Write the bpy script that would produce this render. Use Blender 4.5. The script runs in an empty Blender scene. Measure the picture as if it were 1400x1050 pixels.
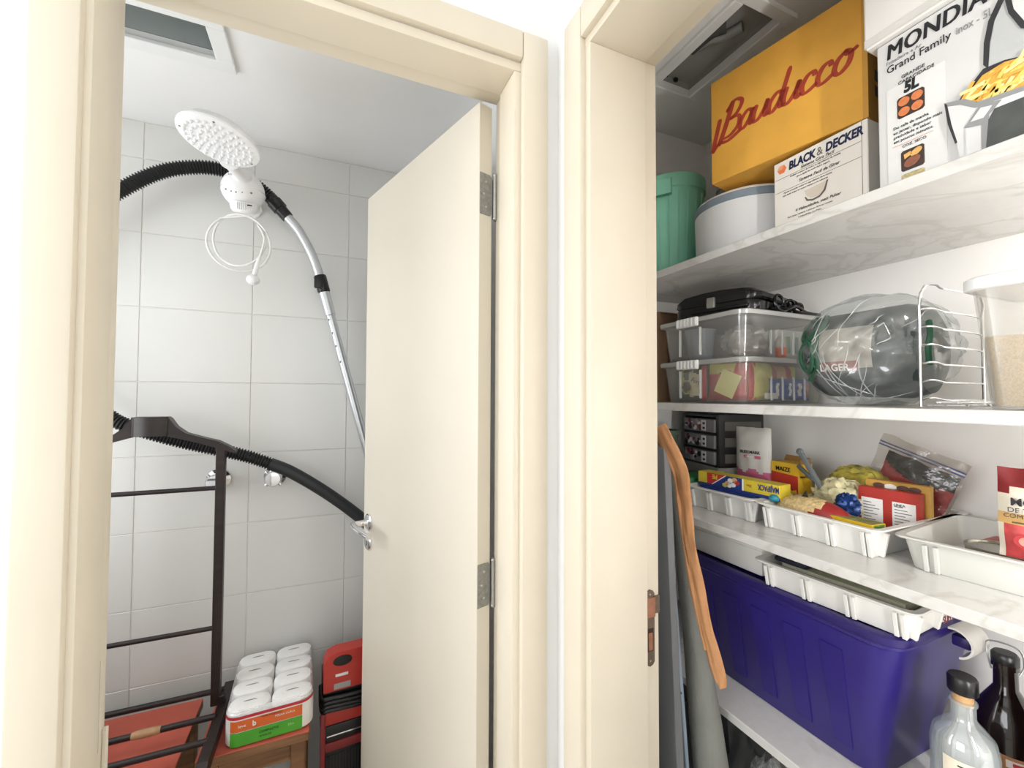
import bpy, bmesh, math, random
from mathutils import Vector, Matrix, noise
random.seed(7)
PI = math.pi
S = bpy.context.scene
COL = S.collection

# ------------------------------------------------------------------ camera
cam_d = bpy.data.cameras.new('camera'); cam = bpy.data.objects.new('camera', cam_d); COL.objects.link(cam)
cam_d.sensor_width = 36.0; cam_d.lens = 36.0 * 586.8 / 1400.0; cam_d.clip_start = 0.02; cam_d.clip_end = 60
_yaw, _pit, _rol = math.radians(23.247), math.radians(1.574), math.radians(0.221)
_f = Vector((math.sin(_yaw)*math.cos(_pit), math.cos(_yaw)*math.cos(_pit), math.sin(_pit)))
_r = Vector((math.cos(_yaw), -math.sin(_yaw), 0)); _u = _r.cross(_f)
_r2 = _r*math.cos(_rol) + _u*math.sin(_rol); _u2 = -_r*math.sin(_rol) + _u*math.cos(_rol)
cam.matrix_world = Matrix(((_r2.x, _u2.x, -_f.x, 0.0), (_r2.y, _u2.y, -_f.y, 0.0), (_r2.z, _u2.z, -_f.z, 1.452), (0, 0, 0, 1)))
S.camera = cam

# ------------------------------------------------------------------ world, lights, exposure
w = bpy.data.worlds.new('world'); S.world = w; w.use_nodes = True
w.node_tree.nodes['Background'].inputs[0].default_value = (0.92, 0.96, 1.0, 1)
w.node_tree.nodes['Background'].inputs[1].default_value = 1.0
def area(name, loc, target, sx, sy, power, col):
    l = bpy.data.lights.new(name, 'AREA'); l.shape = 'RECTANGLE'; l.size = sx; l.size_y = sy; l.energy = power; l.color = col
    o = bpy.data.objects.new(name, l); COL.objects.link(o); o.location = loc
    o.rotation_euler = (Vector(target) - Vector(loc)).to_track_quat('-Z', 'Y').to_euler()
    return o
area('daylight_rear_window', (-0.75, -1.93, 1.62), (-0.75, 0.0, 1.55), 1.8, 1.25, 2.4, (0.97, 0.985, 1.0))
area('daylight_side_window', (-2.23, -0.15, 1.68), (0.0, -0.05, 1.55), 1.4, 1.2, 20.5, (0.97, 0.985, 1.0))
area('daylight_bathroom_window', (-1.02, 1.32, 1.58), (0.3, 1.34, 1.45), 0.62, 1.12, 4.3, (0.95, 0.975, 1.0))
area('added_pantry_fill', (0.628, -0.27, 1.44), (1.258, -0.27, 1.44), 0.07, 1.0, 13.0, (1.0, 0.99, 0.975))  # added fill light, daylight alone leaves the pantry too dark
S.view_settings.view_transform = 'Standard'; S.view_settings.look = 'None'
S.view_settings.exposure = 0.64; S.view_settings.gamma = 1.0; S.view_settings.use_curve_mapping = False

# ------------------------------------------------------------------ materials
def C(h):
    h = h.lstrip('#'); v = [int(h[i:i+2], 16)/255 for i in (0, 2, 4)]
    return tuple((x/12.92 if x <= .04045 else ((x+.055)/1.055)**2.4) for x in v) + (1,)
_M = {}
def M(name, col='#ffffff', rough=.5, metal=0., var=.04, scale=30., bump=0., bscale=None, spec=.5, coat=0., trans=0., sub=0.):
    if name in _M: return _M[name]
    m = bpy.data.materials.new(name); m.use_nodes = True; nt = m.node_tree; b = nt.nodes['Principled BSDF']
    c = C(col)
    b.inputs['Roughness'].default_value = rough; b.inputs['Metallic'].default_value = metal
    b.inputs['Specular IOR Level'].default_value = spec; b.inputs['Coat Weight'].default_value = coat
    tc = nt.nodes.new('ShaderNodeTexCoord'); nz = nt.nodes.new('ShaderNodeTexNoise')
    nz.inputs['Scale'].default_value = scale; nz.inputs['Detail'].default_value = 4
    nt.links.new(tc.outputs['Object'], nz.inputs['Vector'])
    rp = nt.nodes.new('ShaderNodeValToRGB')
    rp.color_ramp.elements[0].position = .3; rp.color_ramp.elements[1].position = .7
    rp.color_ramp.elements[0].color = tuple(max(0, x*(1-var)) for x in c[:3]) + (1,)
    rp.color_ramp.elements[1].color = tuple(min(1, x*(1+var)) for x in c[:3]) + (1,)
    nt.links.new(nz.outputs['Fac'], rp.inputs['Fac']); nt.links.new(rp.outputs['Color'], b.inputs['Base Color'])
    if bump:
        n2 = nt.nodes.new('ShaderNodeTexNoise'); n2.inputs['Scale'].default_value = bscale or scale*4; n2.inputs['Detail'].default_value = 3
        nt.links.new(tc.outputs['Object'], n2.inputs['Vector'])
        bp = nt.nodes.new('ShaderNodeBump'); bp.inputs['Strength'].default_value = bump; bp.inputs['Distance'].default_value = .004
        nt.links.new(n2.outputs['Fac'], bp.inputs['Height']); nt.links.new(bp.outputs['Normal'], b.inputs['Normal'])
    _M[name] = m; return m
def MCLEAR(name, col='#ffffff', clear=.7, gloss=.12, rough=.12, bump=0., bscale=25., dist=0.):
    """thin clear plastic: transparent + a milky body + gloss"""
    if name in _M: return _M[name]
    m = bpy.data.materials.new(name); m.use_nodes = True; nt = m.node_tree; nt.nodes.clear()
    out = nt.nodes.new('ShaderNodeOutputMaterial'); t = nt.nodes.new('ShaderNodeBsdfTransparent'); d = nt.nodes.new('ShaderNodeBsdfPrincipled')
    g = nt.nodes.new('ShaderNodeBsdfGlossy'); m1 = nt.nodes.new('ShaderNodeMixShader'); m2 = nt.nodes.new('ShaderNodeMixShader')
    t.inputs[0].default_value = tuple(.5+.5*x for x in C(col)[:3]) + (1,)
    d.inputs['Base Color'].default_value = C(col); d.inputs['Roughness'].default_value = .4
    g.inputs['Roughness'].default_value = rough; g.inputs['Color'].default_value = (1, 1, 1, 1)
    m1.inputs[0].default_value = 1-clear; m2.inputs[0].default_value = gloss
    tc = nt.nodes.new('ShaderNodeTexCoord'); nz = nt.nodes.new('ShaderNodeTexNoise'); nz.inputs['Scale'].default_value = bscale; nz.inputs['Detail'].default_value = 3; nz.inputs['Distortion'].default_value = dist
    nt.links.new(tc.outputs['Object'], nz.inputs['Vector'])
    if dist:
        nz.noise_type = 'RIDGED_MULTIFRACTAL'; nz.inputs['Distortion'].default_value = .4; nz.inputs['Detail'].default_value = 2
        rp = nt.nodes.new('ShaderNodeMapRange'); rp.inputs['From Min'].default_value = .40; rp.inputs['From Max'].default_value = .85; rp.inputs['To Min'].default_value = 1-clear; rp.inputs['To Max'].default_value = min(1, 1-clear+dist)
        nt.links.new(nz.outputs['Fac'], rp.inputs['Value']); nt.links.new(rp.outputs['Result'], m1.inputs[0])
    if bump:
        bp = nt.nodes.new('ShaderNodeBump'); bp.inputs['Strength'].default_value = bump; bp.inputs['Distance'].default_value = .01
        nt.links.new(nz.outputs['Fac'], bp.inputs['Height'])
        nt.links.new(bp.outputs['Normal'], g.inputs['Normal']); nt.links.new(bp.outputs['Normal'], d.inputs['Normal'])
    nt.links.new(t.outputs[0], m1.inputs[1]); nt.links.new(d.outputs[0], m1.inputs[2])
    nt.links.new(m1.outputs[0], m2.inputs[1]); nt.links.new(g.outputs[0], m2.inputs[2]); nt.links.new(m2.outputs[0], out.inputs[0])
    _M[name] = m; return m
def MWOOD(name, a, b, rough=.45, sc=(6, 60, 60)):
    if name in _M: return _M[name]
    m = bpy.data.materials.new(name); m.use_nodes = True; nt = m.node_tree; bs = nt.nodes['Principled BSDF']; bs.inputs['Roughness'].default_value = rough
    tc = nt.nodes.new('ShaderNodeTexCoord'); mp = nt.nodes.new('ShaderNodeMapping'); mp.inputs['Scale'].default_value = sc
    nz = nt.nodes.new('ShaderNodeTexNoise'); nz.inputs['Scale'].default_value = 1.0; nz.inputs['Detail'].default_value = 6
    rp = nt.nodes.new('ShaderNodeValToRGB'); rp.color_ramp.elements[0].position = .3; rp.color_ramp.elements[1].position = .7
    rp.color_ramp.elements[0].color = C(a); rp.color_ramp.elements[1].color = C(b)
    nt.links.new(tc.outputs['Object'], mp.inputs[0]); nt.links.new(mp.outputs[0], nz.inputs['Vector'])
    nt.links.new(nz.outputs['Fac'], rp.inputs['Fac']); nt.links.new(rp.outputs['Color'], bs.inputs['Base Color'])
    _M[name] = m; return m
def MMARBLE(name, base, vein, rough=.22):
    if name in _M: return _M[name]
    m = bpy.data.materials.new(name); m.use_nodes = True; nt = m.node_tree; bs = nt.nodes['Principled BSDF']; bs.inputs['Roughness'].default_value = rough
    tc = nt.nodes.new('ShaderNodeTexCoord'); nz = nt.nodes.new('ShaderNodeTexNoise'); nz.inputs['Scale'].default_value = 3.2; nz.inputs['Detail'].default_value = 8; nz.inputs['Distortion'].default_value = 1.3
    rp = nt.nodes.new('ShaderNodeValToRGB'); e = rp.color_ramp.elements
    e[0].position = .47; e[0].color = C(base); e[1].position = .53; e[1].color = C(base)
    k = e.new(.50); k.color = C(vein)
    n2 = nt.nodes.new('ShaderNodeTexNoise'); n2.inputs['Scale'].default_value = 60; n2.inputs['Detail'].default_value = 4
    mx = nt.nodes.new('ShaderNodeMixRGB'); mx.blend_type = 'MULTIPLY'; mx.inputs[0].default_value = .12
    nt.links.new(tc.outputs['Object'], nz.inputs['Vector']); nt.links.new(tc.outputs['Object'], n2.inputs['Vector'])
    nt.links.new(nz.outputs['Fac'], rp.inputs['Fac']); nt.links.new(rp.outputs['Color'], mx.inputs[1]); nt.links.new(n2.outputs['Fac'], mx.inputs[2])
    nt.links.new(mx.outputs[0], bs.inputs['Base Color'])
    _M[name] = m; return m

PAINT = M('wall_paint', '#fafaf9', .7, var=.012, scale=6, bump=.05, bscale=220)
CEILP = M('ceiling_paint', '#f5f4f2', .8, var=.012, scale=5)
PANW = M('pantry_paint', '#f5f2ee', .75, var=.02, scale=5, bump=.05, bscale=200)
CREAM = M('cream_lacquer', '#e8decb', .38, var=.02, scale=7)
CREAM2 = M('cream_door_lacquer', '#e4dccc', .40, var=.015, scale=5)
TILE = M('white_glazed_tile', '#dfdeda', .16, var=.015, scale=3)
GROUT = M('pale_grout', '#dedbd5', .9, var=.05, scale=60)
FLOORM = M('floor_stoneware', '#cfc6b8', .35, var=.06, scale=5)
MARB = MMARBLE('white_marble', '#dedcd8', '#cfccc6')
CHROME = M('chrome', '#e4e4e6', .12, 1., var=.01)
STEEL = M('brushed_steel', '#b9bab8', .33, 1., var=.05, scale=80)
ZINC = M('worn_zinc', '#9d9e9c', .45, .9, var=.15, scale=120)
BRASSD = M('dull_bronze', '#77685a', .4, .9, var=.12, scale=90)
COPPER = M('worn_copper', '#a5745c', .4, .7, var=.15, scale=90)
BLACKP = M('black_plastic', '#131314', .32, var=.06)
BLACKH = M('black_ribbed_hose', '#191a1b', .42, var=.06)
WPLAST = M('white_gloss_plastic', '#f3f3f3', .28, var=.01)
WPLAST2 = M('white_matt_plastic', '#ededea', .45, var=.015)
TRAYW = M('white_tray_plastic', '#e7e5e0', .35, var=.015, scale=12)
TRAYG = M('grey_white_tray_plastic', '#cbcac4', .38, var=.02, scale=12)
DWOOD = MWOOD('dark_stained_wood', '#150d0b', '#2c1c18', .42)
MWD = MWOOD('brown_wood', '#6d4b31', '#9a6f49', .5)
PAPERW = M('white_paper', '#f4f2ee', .8, var=.01)
PRINTK = M('black_print', '#17171b', .6, var=.02)
PRINTG = M('grey_print', '#77726c', .7, var=.03)

# ------------------------------------------------------------------ mesh helpers
class B:
    def __init__(s): s.bm = bmesh.new(); s.mi = 0
    def _add(s, verts, faces):
        vs = [s.bm.verts.new(v) for v in verts]
        for f in faces:
            try:
                fc = s.bm.faces.new([vs[i] for i in f]); fc.material_index = s.mi
            except ValueError: pass
        return vs
    def box(s, x0, x1, y0, y1, z0, z1, bev=0, seg=2, mat=None):
        V = [(x0,y0,z0),(x1,y0,z0),(x1,y1,z0),(x0,y1,z0),(x0,y0,z1),(x1,y0,z1),(x1,y1,z1),(x0,y1,z1)]
        F = [(0,3,2,1),(4,5,6,7),(0,1,5,4),(1,2,6,5),(2,3,7,6),(3,0,4,7)]
        if bev:
            t = bmesh.new(); vs = [t.verts.new(v) for v in V]
            for f in F: t.faces.new([vs[i] for i in f])
            bmesh.ops.bevel(t, geom=list(t.edges), offset=bev, segments=seg, profile=.5, affect='EDGES')
            t.verts.index_update(); V = [v.co[:] for v in t.verts]; F = [[v.index for v in f.verts] for f in t.faces]; t.free()
        if mat is not None: V = [mat @ Vector(v) for v in V]
        s._add(V, F); return s
    def loft(s, rings, cap0=True, cap1=True, closed=True):
        n = len(rings[0]); V = [p for r in rings for p in r]; F = []
        for i in range(len(rings)-1):
            for j in range(n if closed else n-1):
                k = (j+1) % n
                F.append((i*n+j, i*n+k, (i+1)*n+k, (i+1)*n+j))
        if cap0: F.append(tuple(reversed(range(n))))
        if cap1: F.append(tuple((len(rings)-1)*n+j for j in range(n)))
        s._add(V, F); return s
    def tube(s, path, r, n=10, cap=True, closed=False):
        P = [Vector(p) for p in path]; m = len(P); rr = r if isinstance(r, (list, tuple)) else [r]*m
        T = []
        for i in range(m):
            a = P[(i-1) % m] if (closed or i > 0) else P[i]; b = P[(i+1) % m] if (closed or i < m-1) else P[i]
            T.append((b-a).normalized())
        up = Vector((0, 0, 1)) if abs(T[0].z) < .9 else Vector((1, 0, 0))
        nrm = (up - T[0]*up.dot(T[0])).normalized(); rings = []
        for i in range(m):
            nrm = (nrm - T[i]*nrm.dot(T[i]))
            nrm = nrm.normalized() if nrm.length > 1e-6 else T[i].orthogonal().normalized()
            bn = T[i].cross(nrm)
            rings.append([P[i] + (nrm*math.cos(2*PI*k/n) + bn*math.sin(2*PI*k/n))*rr[i] for k in range(n)])
        if closed: rings.append(rings[0]); return s.loft(rings, False, False)
        return s.loft(rings, cap, cap)
    def cyl(s, p0, p1, r0, r1=None, n=20): return s.tube([p0, p1], [r0, r0 if r1 is None else r1], n)
    def lathe(s, prof, n=28, mat=None, cap0=True, cap1=True, sx=1, sy=1):
        rings = []
        for r, z in prof:
            rg = [Vector((r*sx*math.cos(2*PI*k/n), r*sy*math.sin(2*PI*k/n), z)) for k in range(n)]
            rings.append([mat @ p for p in rg] if mat is not None else rg)
        return s.loft(rings, cap0, cap1)
    def prism(s, poly, y0, y1, axis='y', mat=None):
        """polygon in (x,z) extruded along y (or (x,y) along z for axis 'z', (y,z) along x for 'x')"""
        f = {'y': lambda p, d: (p[0], d, p[1]), 'z': lambda p, d: (p[0], p[1], d), 'x': lambda p, d: (d, p[0], p[1])}[axis]
        r0 = [Vector(f(p, y0)) for p in poly]; r1 = [Vector(f(p, y1)) for p in poly]
        if mat is not None: r0 = [mat @ p for p in r0]; r1 = [mat @ p for p in r1]
        return s.loft([r0, r1])
    def grid(s, fn, nu, nv, mfn=None):
        V = [fn(i/nu, j/nv) for j in range(nv+1) for i in range(nu+1)]
        vs = [s.bm.verts.new(v) for v in V]
        for j in range(nv):
            for i in range(nu):
                f = s.bm.faces.new([vs[j*(nu+1)+i], vs[j*(nu+1)+i+1], vs[(j+1)*(nu+1)+i+1], vs[(j+1)*(nu+1)+i]])
                f.material_index = mfn((i+.5)/nu, (j+.5)/nv) if mfn else s.mi
        return s
    def sphere(s, c, rx, ry, rz, n=20, m=12, fn=None):
        c = Vector(c); rings = []
        for i in range(1, m):
            a = PI*i/m; rings.append([])
            for k in range(n):
                d = Vector((math.sin(a)*math.cos(2*PI*k/n), math.sin(a)*math.sin(2*PI*k/n), -math.cos(a)))
                q = fn(d) if fn else 1.0
                rings[-1].append(c + Vector((d.x*rx*q, d.y*ry*q, d.z*rz*q)))
        return s.loft(rings)
    def build(s, name, mat, parent=None, smooth=40, mods=None):
        bmesh.ops.remove_doubles(s.bm, verts=list(s.bm.verts), dist=1e-6)
        bmesh.ops.recalc_face_normals(s.bm, faces=list(s.bm.faces))
        me = bpy.data.meshes.new(name); s.bm.to_mesh(me); s.bm.free()
        for m in (mat if isinstance(mat, (list, tuple)) else [mat]): me.materials.append(m)
        if smooth:
            me.shade_smooth(); me.set_sharp_from_angle(angle=math.radians(smooth))
        o = bpy.data.objects.new(name, me); COL.objects.link(o)
        if parent is not None: o.parent = parent
        return o
def rrect(x0, x1, y0, y1, r, z, n=4):
    """rounded rectangle loop"""
    pts = []
    for cx, cy, a in ((x1-r, y1-r, 0), (x0+r, y1-r, PI/2), (x0+r, y0+r, PI), (x1-r, y0+r, 1.5*PI)):
        for k in range(n+1):
            t = a + PI/2*k/n; pts.append(Vector((cx+r*math.cos(t), cy+r*math.sin(t), z)))
    return pts
def spline(P, n=8, closed=False):
    P = [Vector(p) for p in P]; out = []; m = len(P)
    for i in range(m if closed else m-1):
        g = lambda k: P[k % m] if closed else P[max(0, min(m-1, k))]
        a, b, c, d = g(i-1), g(i), g(i+1), g(i+2)
        for k in range(n):
            t = k/n; out.append(.5*((2*b) + (c-a)*t + (2*a-5*b+4*c-d)*t*t + (3*b-a-3*c+d)*t**3))
    if not closed: out.append(P[-1])
    return out
def tag(o, label=None, cat=None, group=None, kind=None):
    if label: o['label'] = label
    if cat: o['category'] = cat
    if group: o['group'] = group
    if kind: o['kind'] = kind
    return o
def thing(name, label, cat, loc=(0, 0, 0), rz=0., group=None, rx=0., ry=0.):
    o = bpy.data.objects.new(name, None); o.empty_display_size = .03; COL.objects.link(o); o.location = loc; o.rotation_euler = (rx, ry, rz)
    return tag(o, label, cat, group)
FACE = -PI/2        # turns a thing whose front is local -y towards the pantry door
def text(s, size, mat, parent, loc, rx=PI/2, rz=0., shear=0., bold=0., xs=1., align='LEFT', ext=.0003, name='lettering', ry=0., space=1., fat=0.):
    cu = bpy.data.curves.new(name, 'FONT'); cu.body = s; cu.size = size; cu.shear = shear; cu.offset = bold; cu.align_x = align; cu.extrude = ext; cu.resolution_u = 3; cu.space_character = space
    t = bpy.data.objects.new('tmp', cu); me = bpy.data.meshes.new_from_object(t); bpy.data.objects.remove(t); bpy.data.curves.remove(cu)
    if fat:
        bm = bmesh.new()
        for k in range(3):
            n0 = len(bm.verts); bm.from_mesh(me); bm.verts.ensure_lookup_table()
            for v in bm.verts[n0:]: v.co.x += fat*(k-1); v.co.z += .00003*k
        bm.to_mesh(me); bm.free()
    me.name = name; me.materials.clear(); me.materials.append(mat)
    o = bpy.data.objects.new(name, me); COL.objects.link(o); o.parent = parent; o.location = loc; o.rotation_euler = (rx, ry, rz); o.scale = (xs, 1, 1)
    return o
def plate(parent, x0, x1, z0, z1, mat, y=-.0004, name='printed_panel', t=.0006):
    return B().box(x0, x1, y-t, y, z0, z1).build(name, mat, parent, smooth=0)
def poly(parent, pts, mat, y=-.0008, name='printed_shape', t=.0005):
    return B().prism(pts, y-t, y).build(name, mat, parent, smooth=0)
def oval(cx, cz, rx, rz, n=20, a0=0, rot=0):
    c, s_ = math.cos(rot), math.sin(rot); out = []
    for k in range(n):
        x, z = rx*math.cos(2*PI*k/n), rz*math.sin(2*PI*k/n); out.append((cx+c*x-s_*z, cz+s_*x+c*z))
    return out
def struct(o): o['kind'] = 'structure'; return o

# ================================================================== THE SETTING
# wall A (with the bathroom door) y .78 .. .90 ; wall B (with the pantry door) x .44 .. .585
b = B(); b.box(-2.3, -.325, .772, .90, 0, 2.62); b.box(.35, .434, .772, .90, 0, 2.62); b.box(-.325, .35, .772, .90, 2.118, 2.62)
struct(b.build('wall_front', PAINT, smooth=0))
b = B(); b.box(.434, .585, -2.0, -.075, 0, 2.62); b.box(.434, .585, .668, 1.95, 0, 2.62); b.box(.434, .585, -.075, .668, 2.118, 2.62)
struct(b.build('wall_right', PAINT, smooth=0))
b = B(); b.box(-2.3, -1.7, -2.1, -2.0, 0, 2.62); b.box(.2, .585, -2.1, -2.0, 0, 2.62); b.box(-1.7, .2, -2.1, -2.0, 0, .95); b.box(-1.7, .2, -2.1, -2.0, 2.3, 2.62)
struct(b.build('wall_rear', PAINT, smooth=0))
b = B(); b.box(-2.4, -2.3, -2.1, -.9, 0, 2.62); b.box(-2.4, -2.3, .6, .90, 0, 2.62); b.box(-2.4, -2.3, -.9, .6, 0, 1.05); b.box(-2.4, -2.3, -.9, .6, 2.31, 2.62)
struct(b.build('wall_left', PAINT, smooth=0))
struct(B().box(-2.4, 1.4, -2.1, 2.0, -.1, 0).build('floor', FLOORM, smooth=0))
struct(B().box(-2.4, .585, -2.1, .90, 2.62, 2.72).build('ceiling', CEILP, smooth=0))
def window_frame(nm, pts):
    b = B()
    for q in pts: b.box(*q)
    return struct(b.build(nm, M('window_aluminium', '#e8e8e6', .35, var=.01), smooth=0))
window_frame('window_1', [(-1.70, -1.65, -2.06, -2.0, .95, 2.3), (.15, .2, -2.06, -2.0, .95, 2.3), (-.775, -.725, -2.06, -2.0, .95, 2.3), (-1.65, .15, -2.06, -2.0, .95, 1.0), (-1.65, .15, -2.06, -2.0, 2.25, 2.3)])
window_frame('window_2', [(-2.36, -2.3, -.9, -.85, 1.05, 2.31), (-2.36, -2.3, .55, .6, 1.05, 2.31), (-2.36, -2.3, -.175, -.125, 1.05, 2.31), (-2.36, -2.3, -.85, .55, 1.05, 1.1), (-2.36, -2.3, -.85, .55, 2.26, 2.31)])
# bathroom
BY = 1.80
wb = struct(B().box(-1.15, .44, BY+.0022, 1.95, 0, 2.62).build('wall_bathroom', GROUT, smooth=0))
TW, TH, G = .3245, .2505, .0024
def tile_mesh(wd, ht):
    o = B().box(-wd/2, wd/2, 0, .0042, -ht/2, ht/2, bev=.0012, seg=1).build('tile', TILE, smooth=0); me = o.data; bpy.data.objects.remove(o); return me
xj = [-.2555 + TW*k for k in range(-3, 3)]; zj = [1.494 + TH*k for k in range(-6, 4)]
meshes = {}
for i in range(-3, 2):
    for k in range(-6, 4):
        x0, x1 = -.2555+TW*i, min(-.2555+TW*(i+1), .44); z0, z1 = 1.494+TH*k, min(1.494+TH*(k+1), 2.372)
        if z0 < 0: z0 = 0
        key = (round(x1-x0, 4), round(z1-z0, 4))
        if key not in meshes: meshes[key] = tile_mesh(key[0]-G, key[1]-G)
        o = bpy.data.objects.new('tile', meshes[key]); COL.objects.link(o); o.parent = wb
        o.location = ((x0+x1)/2, BY + random.uniform(-.0002, .0002), (z0+z1)/2); o.rotation_euler = (random.uniform(-.0012, .0012), 0, random.uniform(-.0012, .0012))
b = B(); b.box(-1.15, -1.04, .90, .99, 0, 2.62); b.box(-1.15, -1.04, 1.65, 1.81, 0, 2.62); b.box(-1.15, -1.04, .99, 1.65, 0, 1.0); b.box(-1.15, -1.04, .99, 1.65, 2.16, 2.62)
struct(b.build('wall_bathroom_left', PAINT, smooth=0))
window_frame('window_3', [(-1.12, -1.05, .99, 1.01, 1.0, 2.16), (-1.12, -1.05, 1.63, 1.65, 1.0, 2.16), (-1.12, -1.05, 1.01, 1.63, 1.0, 1.02), (-1.12, -1.05, 1.01, 1.63, 2.14, 2.16)])
def ceiling_with_hatch(nm, x0, x1, y0, y1, hx0, hx1, hy0, hy1):
    b = B(); z0, z1 = 2.372, 2.39
    b.box(x0, hx0, y0, y1, z0, z1); b.box(hx1, x1, y0, y1, z0, z1); b.box(hx0, hx1, y0, hy0, z0, z1); b.box(hx0, hx1, hy1, y1, z0, z1)
    return struct(b.build(nm, CEILP, smooth=0))
ceiling_with_hatch('ceiling_bathroom', -1.04, .44, .90, 1.81, -.66, -.285, 1.245, 1.375)
ceiling_with_hatch('ceiling_pantry', .585, 1.26, -.6, 1.16, .868, 1.003, .675, .972)
CONC = M('bare_concrete', '#a9afad', .9, var=.05, scale=14, bump=.1)
CONCD = M('dusty_concrete', '#a3a29c', .9, var=.06, scale=14, bump=.1)
HFR = M('white_hatch_frame', '#f1f1ef', .4, var=.01)
def hatch(nm, label, hx0, hx1, hy0, hy1, fw, dep, cm, frame_t=.012):
    t = thing(nm, label, 'hatch', ((hx0+hx1)/2, (hy0+hy1)/2, 2.372))
    W, D = (hx1-hx0)/2, (hy1-hy0)/2
    for q in ((-W-fw, W+fw, -D-fw, -D+.006), (-W-fw, W+fw, D-.006, D+fw), (-W-fw, -W+.006, -D+.006, D-.006), (W-.006, W+fw, -D+.006, D-.006)):
        B().box(*q, -frame_t, 0, bev=.002, seg=1).build('frame_rail', HFR, t, smooth=0)
    b = B(); b.box(-W-.02, W+.02, -D-.02, D+.02, dep, dep+.02); b.box(-W-.02, -W, -D-.02, D+.02, .02, dep); b.box(W, W+.02, -D-.02, D+.02, .02, dep)
    b.box(-W, W, -D-.02, -D, .02, dep); b.box(-W, W, D, D+.02, .02, dep); b.build('shaft', cm, t, smooth=0)
    return t
hb = hatch('ceiling_hatch', 'open white framed access hatch in the bathroom ceiling above the shower', -.66, -.285, 1.245, 1.375, .036, .085, CONC)
o = B().tube([(-.16, -.05, .05), (-.02, -.045, .05), (.0, -.045, .05)], .012, 10).build('pipe', WPLAST2, hb)
hp = hatch('ceiling_hatch', 'open access hatch in the dim pantry ceiling with a pipe inside', .868, 1.003, .675, .972, .022, .035, CONCD)
B().tube(spline([(-.03, .02, .022), (-.022, -.012, .02), (.0, -.03, .02), (.02, -.075, .02)], 6), .012, 10).build('pipe', M('grey_pipe', '#8c8b86', .6), hp)
B().tube(spline([(-.045, .03, .020), (-.04, -.03, .020), (-.02, -.06, .020)], 6), .016, 10).build('pipe_elbow', M('dark_pipe', '#4d4c48', .7), hp)
B().tube(spline([(-.05, .125, .03), (-.045, .115, .018), (-.046, .12, .004)], 6), [.003]*13, 8).build('cable_clip', BLACKP, hp)
B().box(.0, .012, .135, .143, .02, .03, bev=.001, seg=1).build('cable_clip', BLACKP, hp)
# pantry shell
struct(B().box(1.258, 1.36, -.6, 1.26, 0, 2.62).build('wall_pantry_back', PANW, smooth=0))
struct(B().box(.585, 1.258, 1.15, 1.26, 0, 2.62).build('wall_pantry_end', PANW, smooth=0))
struct(B().box(.585, 1.258, -.7, -.6, 0, 2.62).build('wall_pantry_near', PANW, smooth=0))
bl = thing('added_fill_batten', 'added unseen white batten that brightens the pantry from its inner wall', 'lamp', (.5855, -.27, .92))  # unseen fixture, added to carry the pantry fill light
B().box(0, .020, -.035, .035, 0, 1.04, bev=.004).build('housing', WPLAST, bl); B().box(.020, .034, -.030, .030, .01, 1.03, bev=.006).build('diffuser', M('added_batten_diffuser', '#f6f6f2', .5), bl)

# door frames ------------------------------------------------------
t1 = struct(B().box(-.325, -.322, .775, .895, 0, 2.118).build('trim_1', CREAM, smooth=0))
def part(nm, parent, mat=CREAM, bev=.0015, *boxes):
    b = B()
    for q in boxes: b.box(*q, bev=bev, seg=2)
    return b.build(nm, mat, parent)
part('jamb', t1, CREAM, .002, (-.325, -.307, .768, .846, 0, 2.10)); part('jamb_rebate', t1, CREAM, .001, (-.325, -.318, .846, .895, 0, 2.112))
part('jamb', t1, CREAM, .002, (.332, .35, .768, .846, 0, 2.10)); part('jamb_rebate', t1, CREAM, .001, (.343, .35, .846, .895, 0, 2.112))
part('head', t1, CREAM, .002, (-.325, .35, .768, .846, 2.10, 2.118)); part('head_rebate', t1, CREAM, .001, (-.325, .35, .846, .895, 2.112, 2.118))
part('casing', t1, CREAM, .004, (-.370, -.316, .756, .780, 0, 2.177)); part('casing', t1, CREAM, .004, (.347, .403, .756, .780, 0, 2.177))
part('casing', t1, CREAM, .004, (-.316, .347, .756, .780, 2.121, 2.177))
sp = B().box(-.3185, -.3165, .852, .872, .90, 1.04, bev=.0008, seg=1).build('strike_plate', ZINC, t1, smooth=0)
part('chipped_strip', t1, CREAM2, .001, (-.318, -.3125, .886, .895, .30, .925))
t2 = struct(B().box(.443, .583, .665, .668, 0, 2.118).build('trim_2', CREAM, smooth=0))
part('jamb', t2, CREAM, .0015, (.431, .557, .648, .666, 0, 2.10)); part('jamb_rebate', t2, CREAM, .001, (.557, .596, .663, .670, 0, 2.115))
part('head', t2, CREAM, .0015, (.431, .557, -.07, .666, 2.10, 2.118)); part('head_rebate', t2, CREAM, .001, (.557, .596, -.07, .666, 2.115, 2.122))
part('jamb', t2, CREAM, .0015, (.431, .557, -.075, -.055, 0, 2.10)); part('jamb_rebate', t2, CREAM, .001, (.557, .596, -.078, -.071, 0, 2.115))
part('casing', t2, CREAM, .004, (.419, .440, .664, .724, 0, 2.177)); part('casing', t2, CREAM, .004, (.419, .440, -.131, -.071, 0, 2.177))
part('casing', t2, CREAM, .004, (.419, .440, -.071, .664, 2.115, 2.177))
b = B(); pl = [(.5635, .944), (.567, .939), (.574, .936), (.581, .939), (.5845, .944), (.5845, 1.073), (.581, 1.078), (.574, 1.081), (.567, 1.078), (.5635, 1.073)]
b.prism(pl, .6610, .6632); st = b.build('strike_plate', BRASSD, t2)
B().box(.567, .581, .6603, .6612, .965, 1.008).build('bolt_slot', M('slot_dark', '#3a2a22', .7), st, smooth=0)
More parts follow.
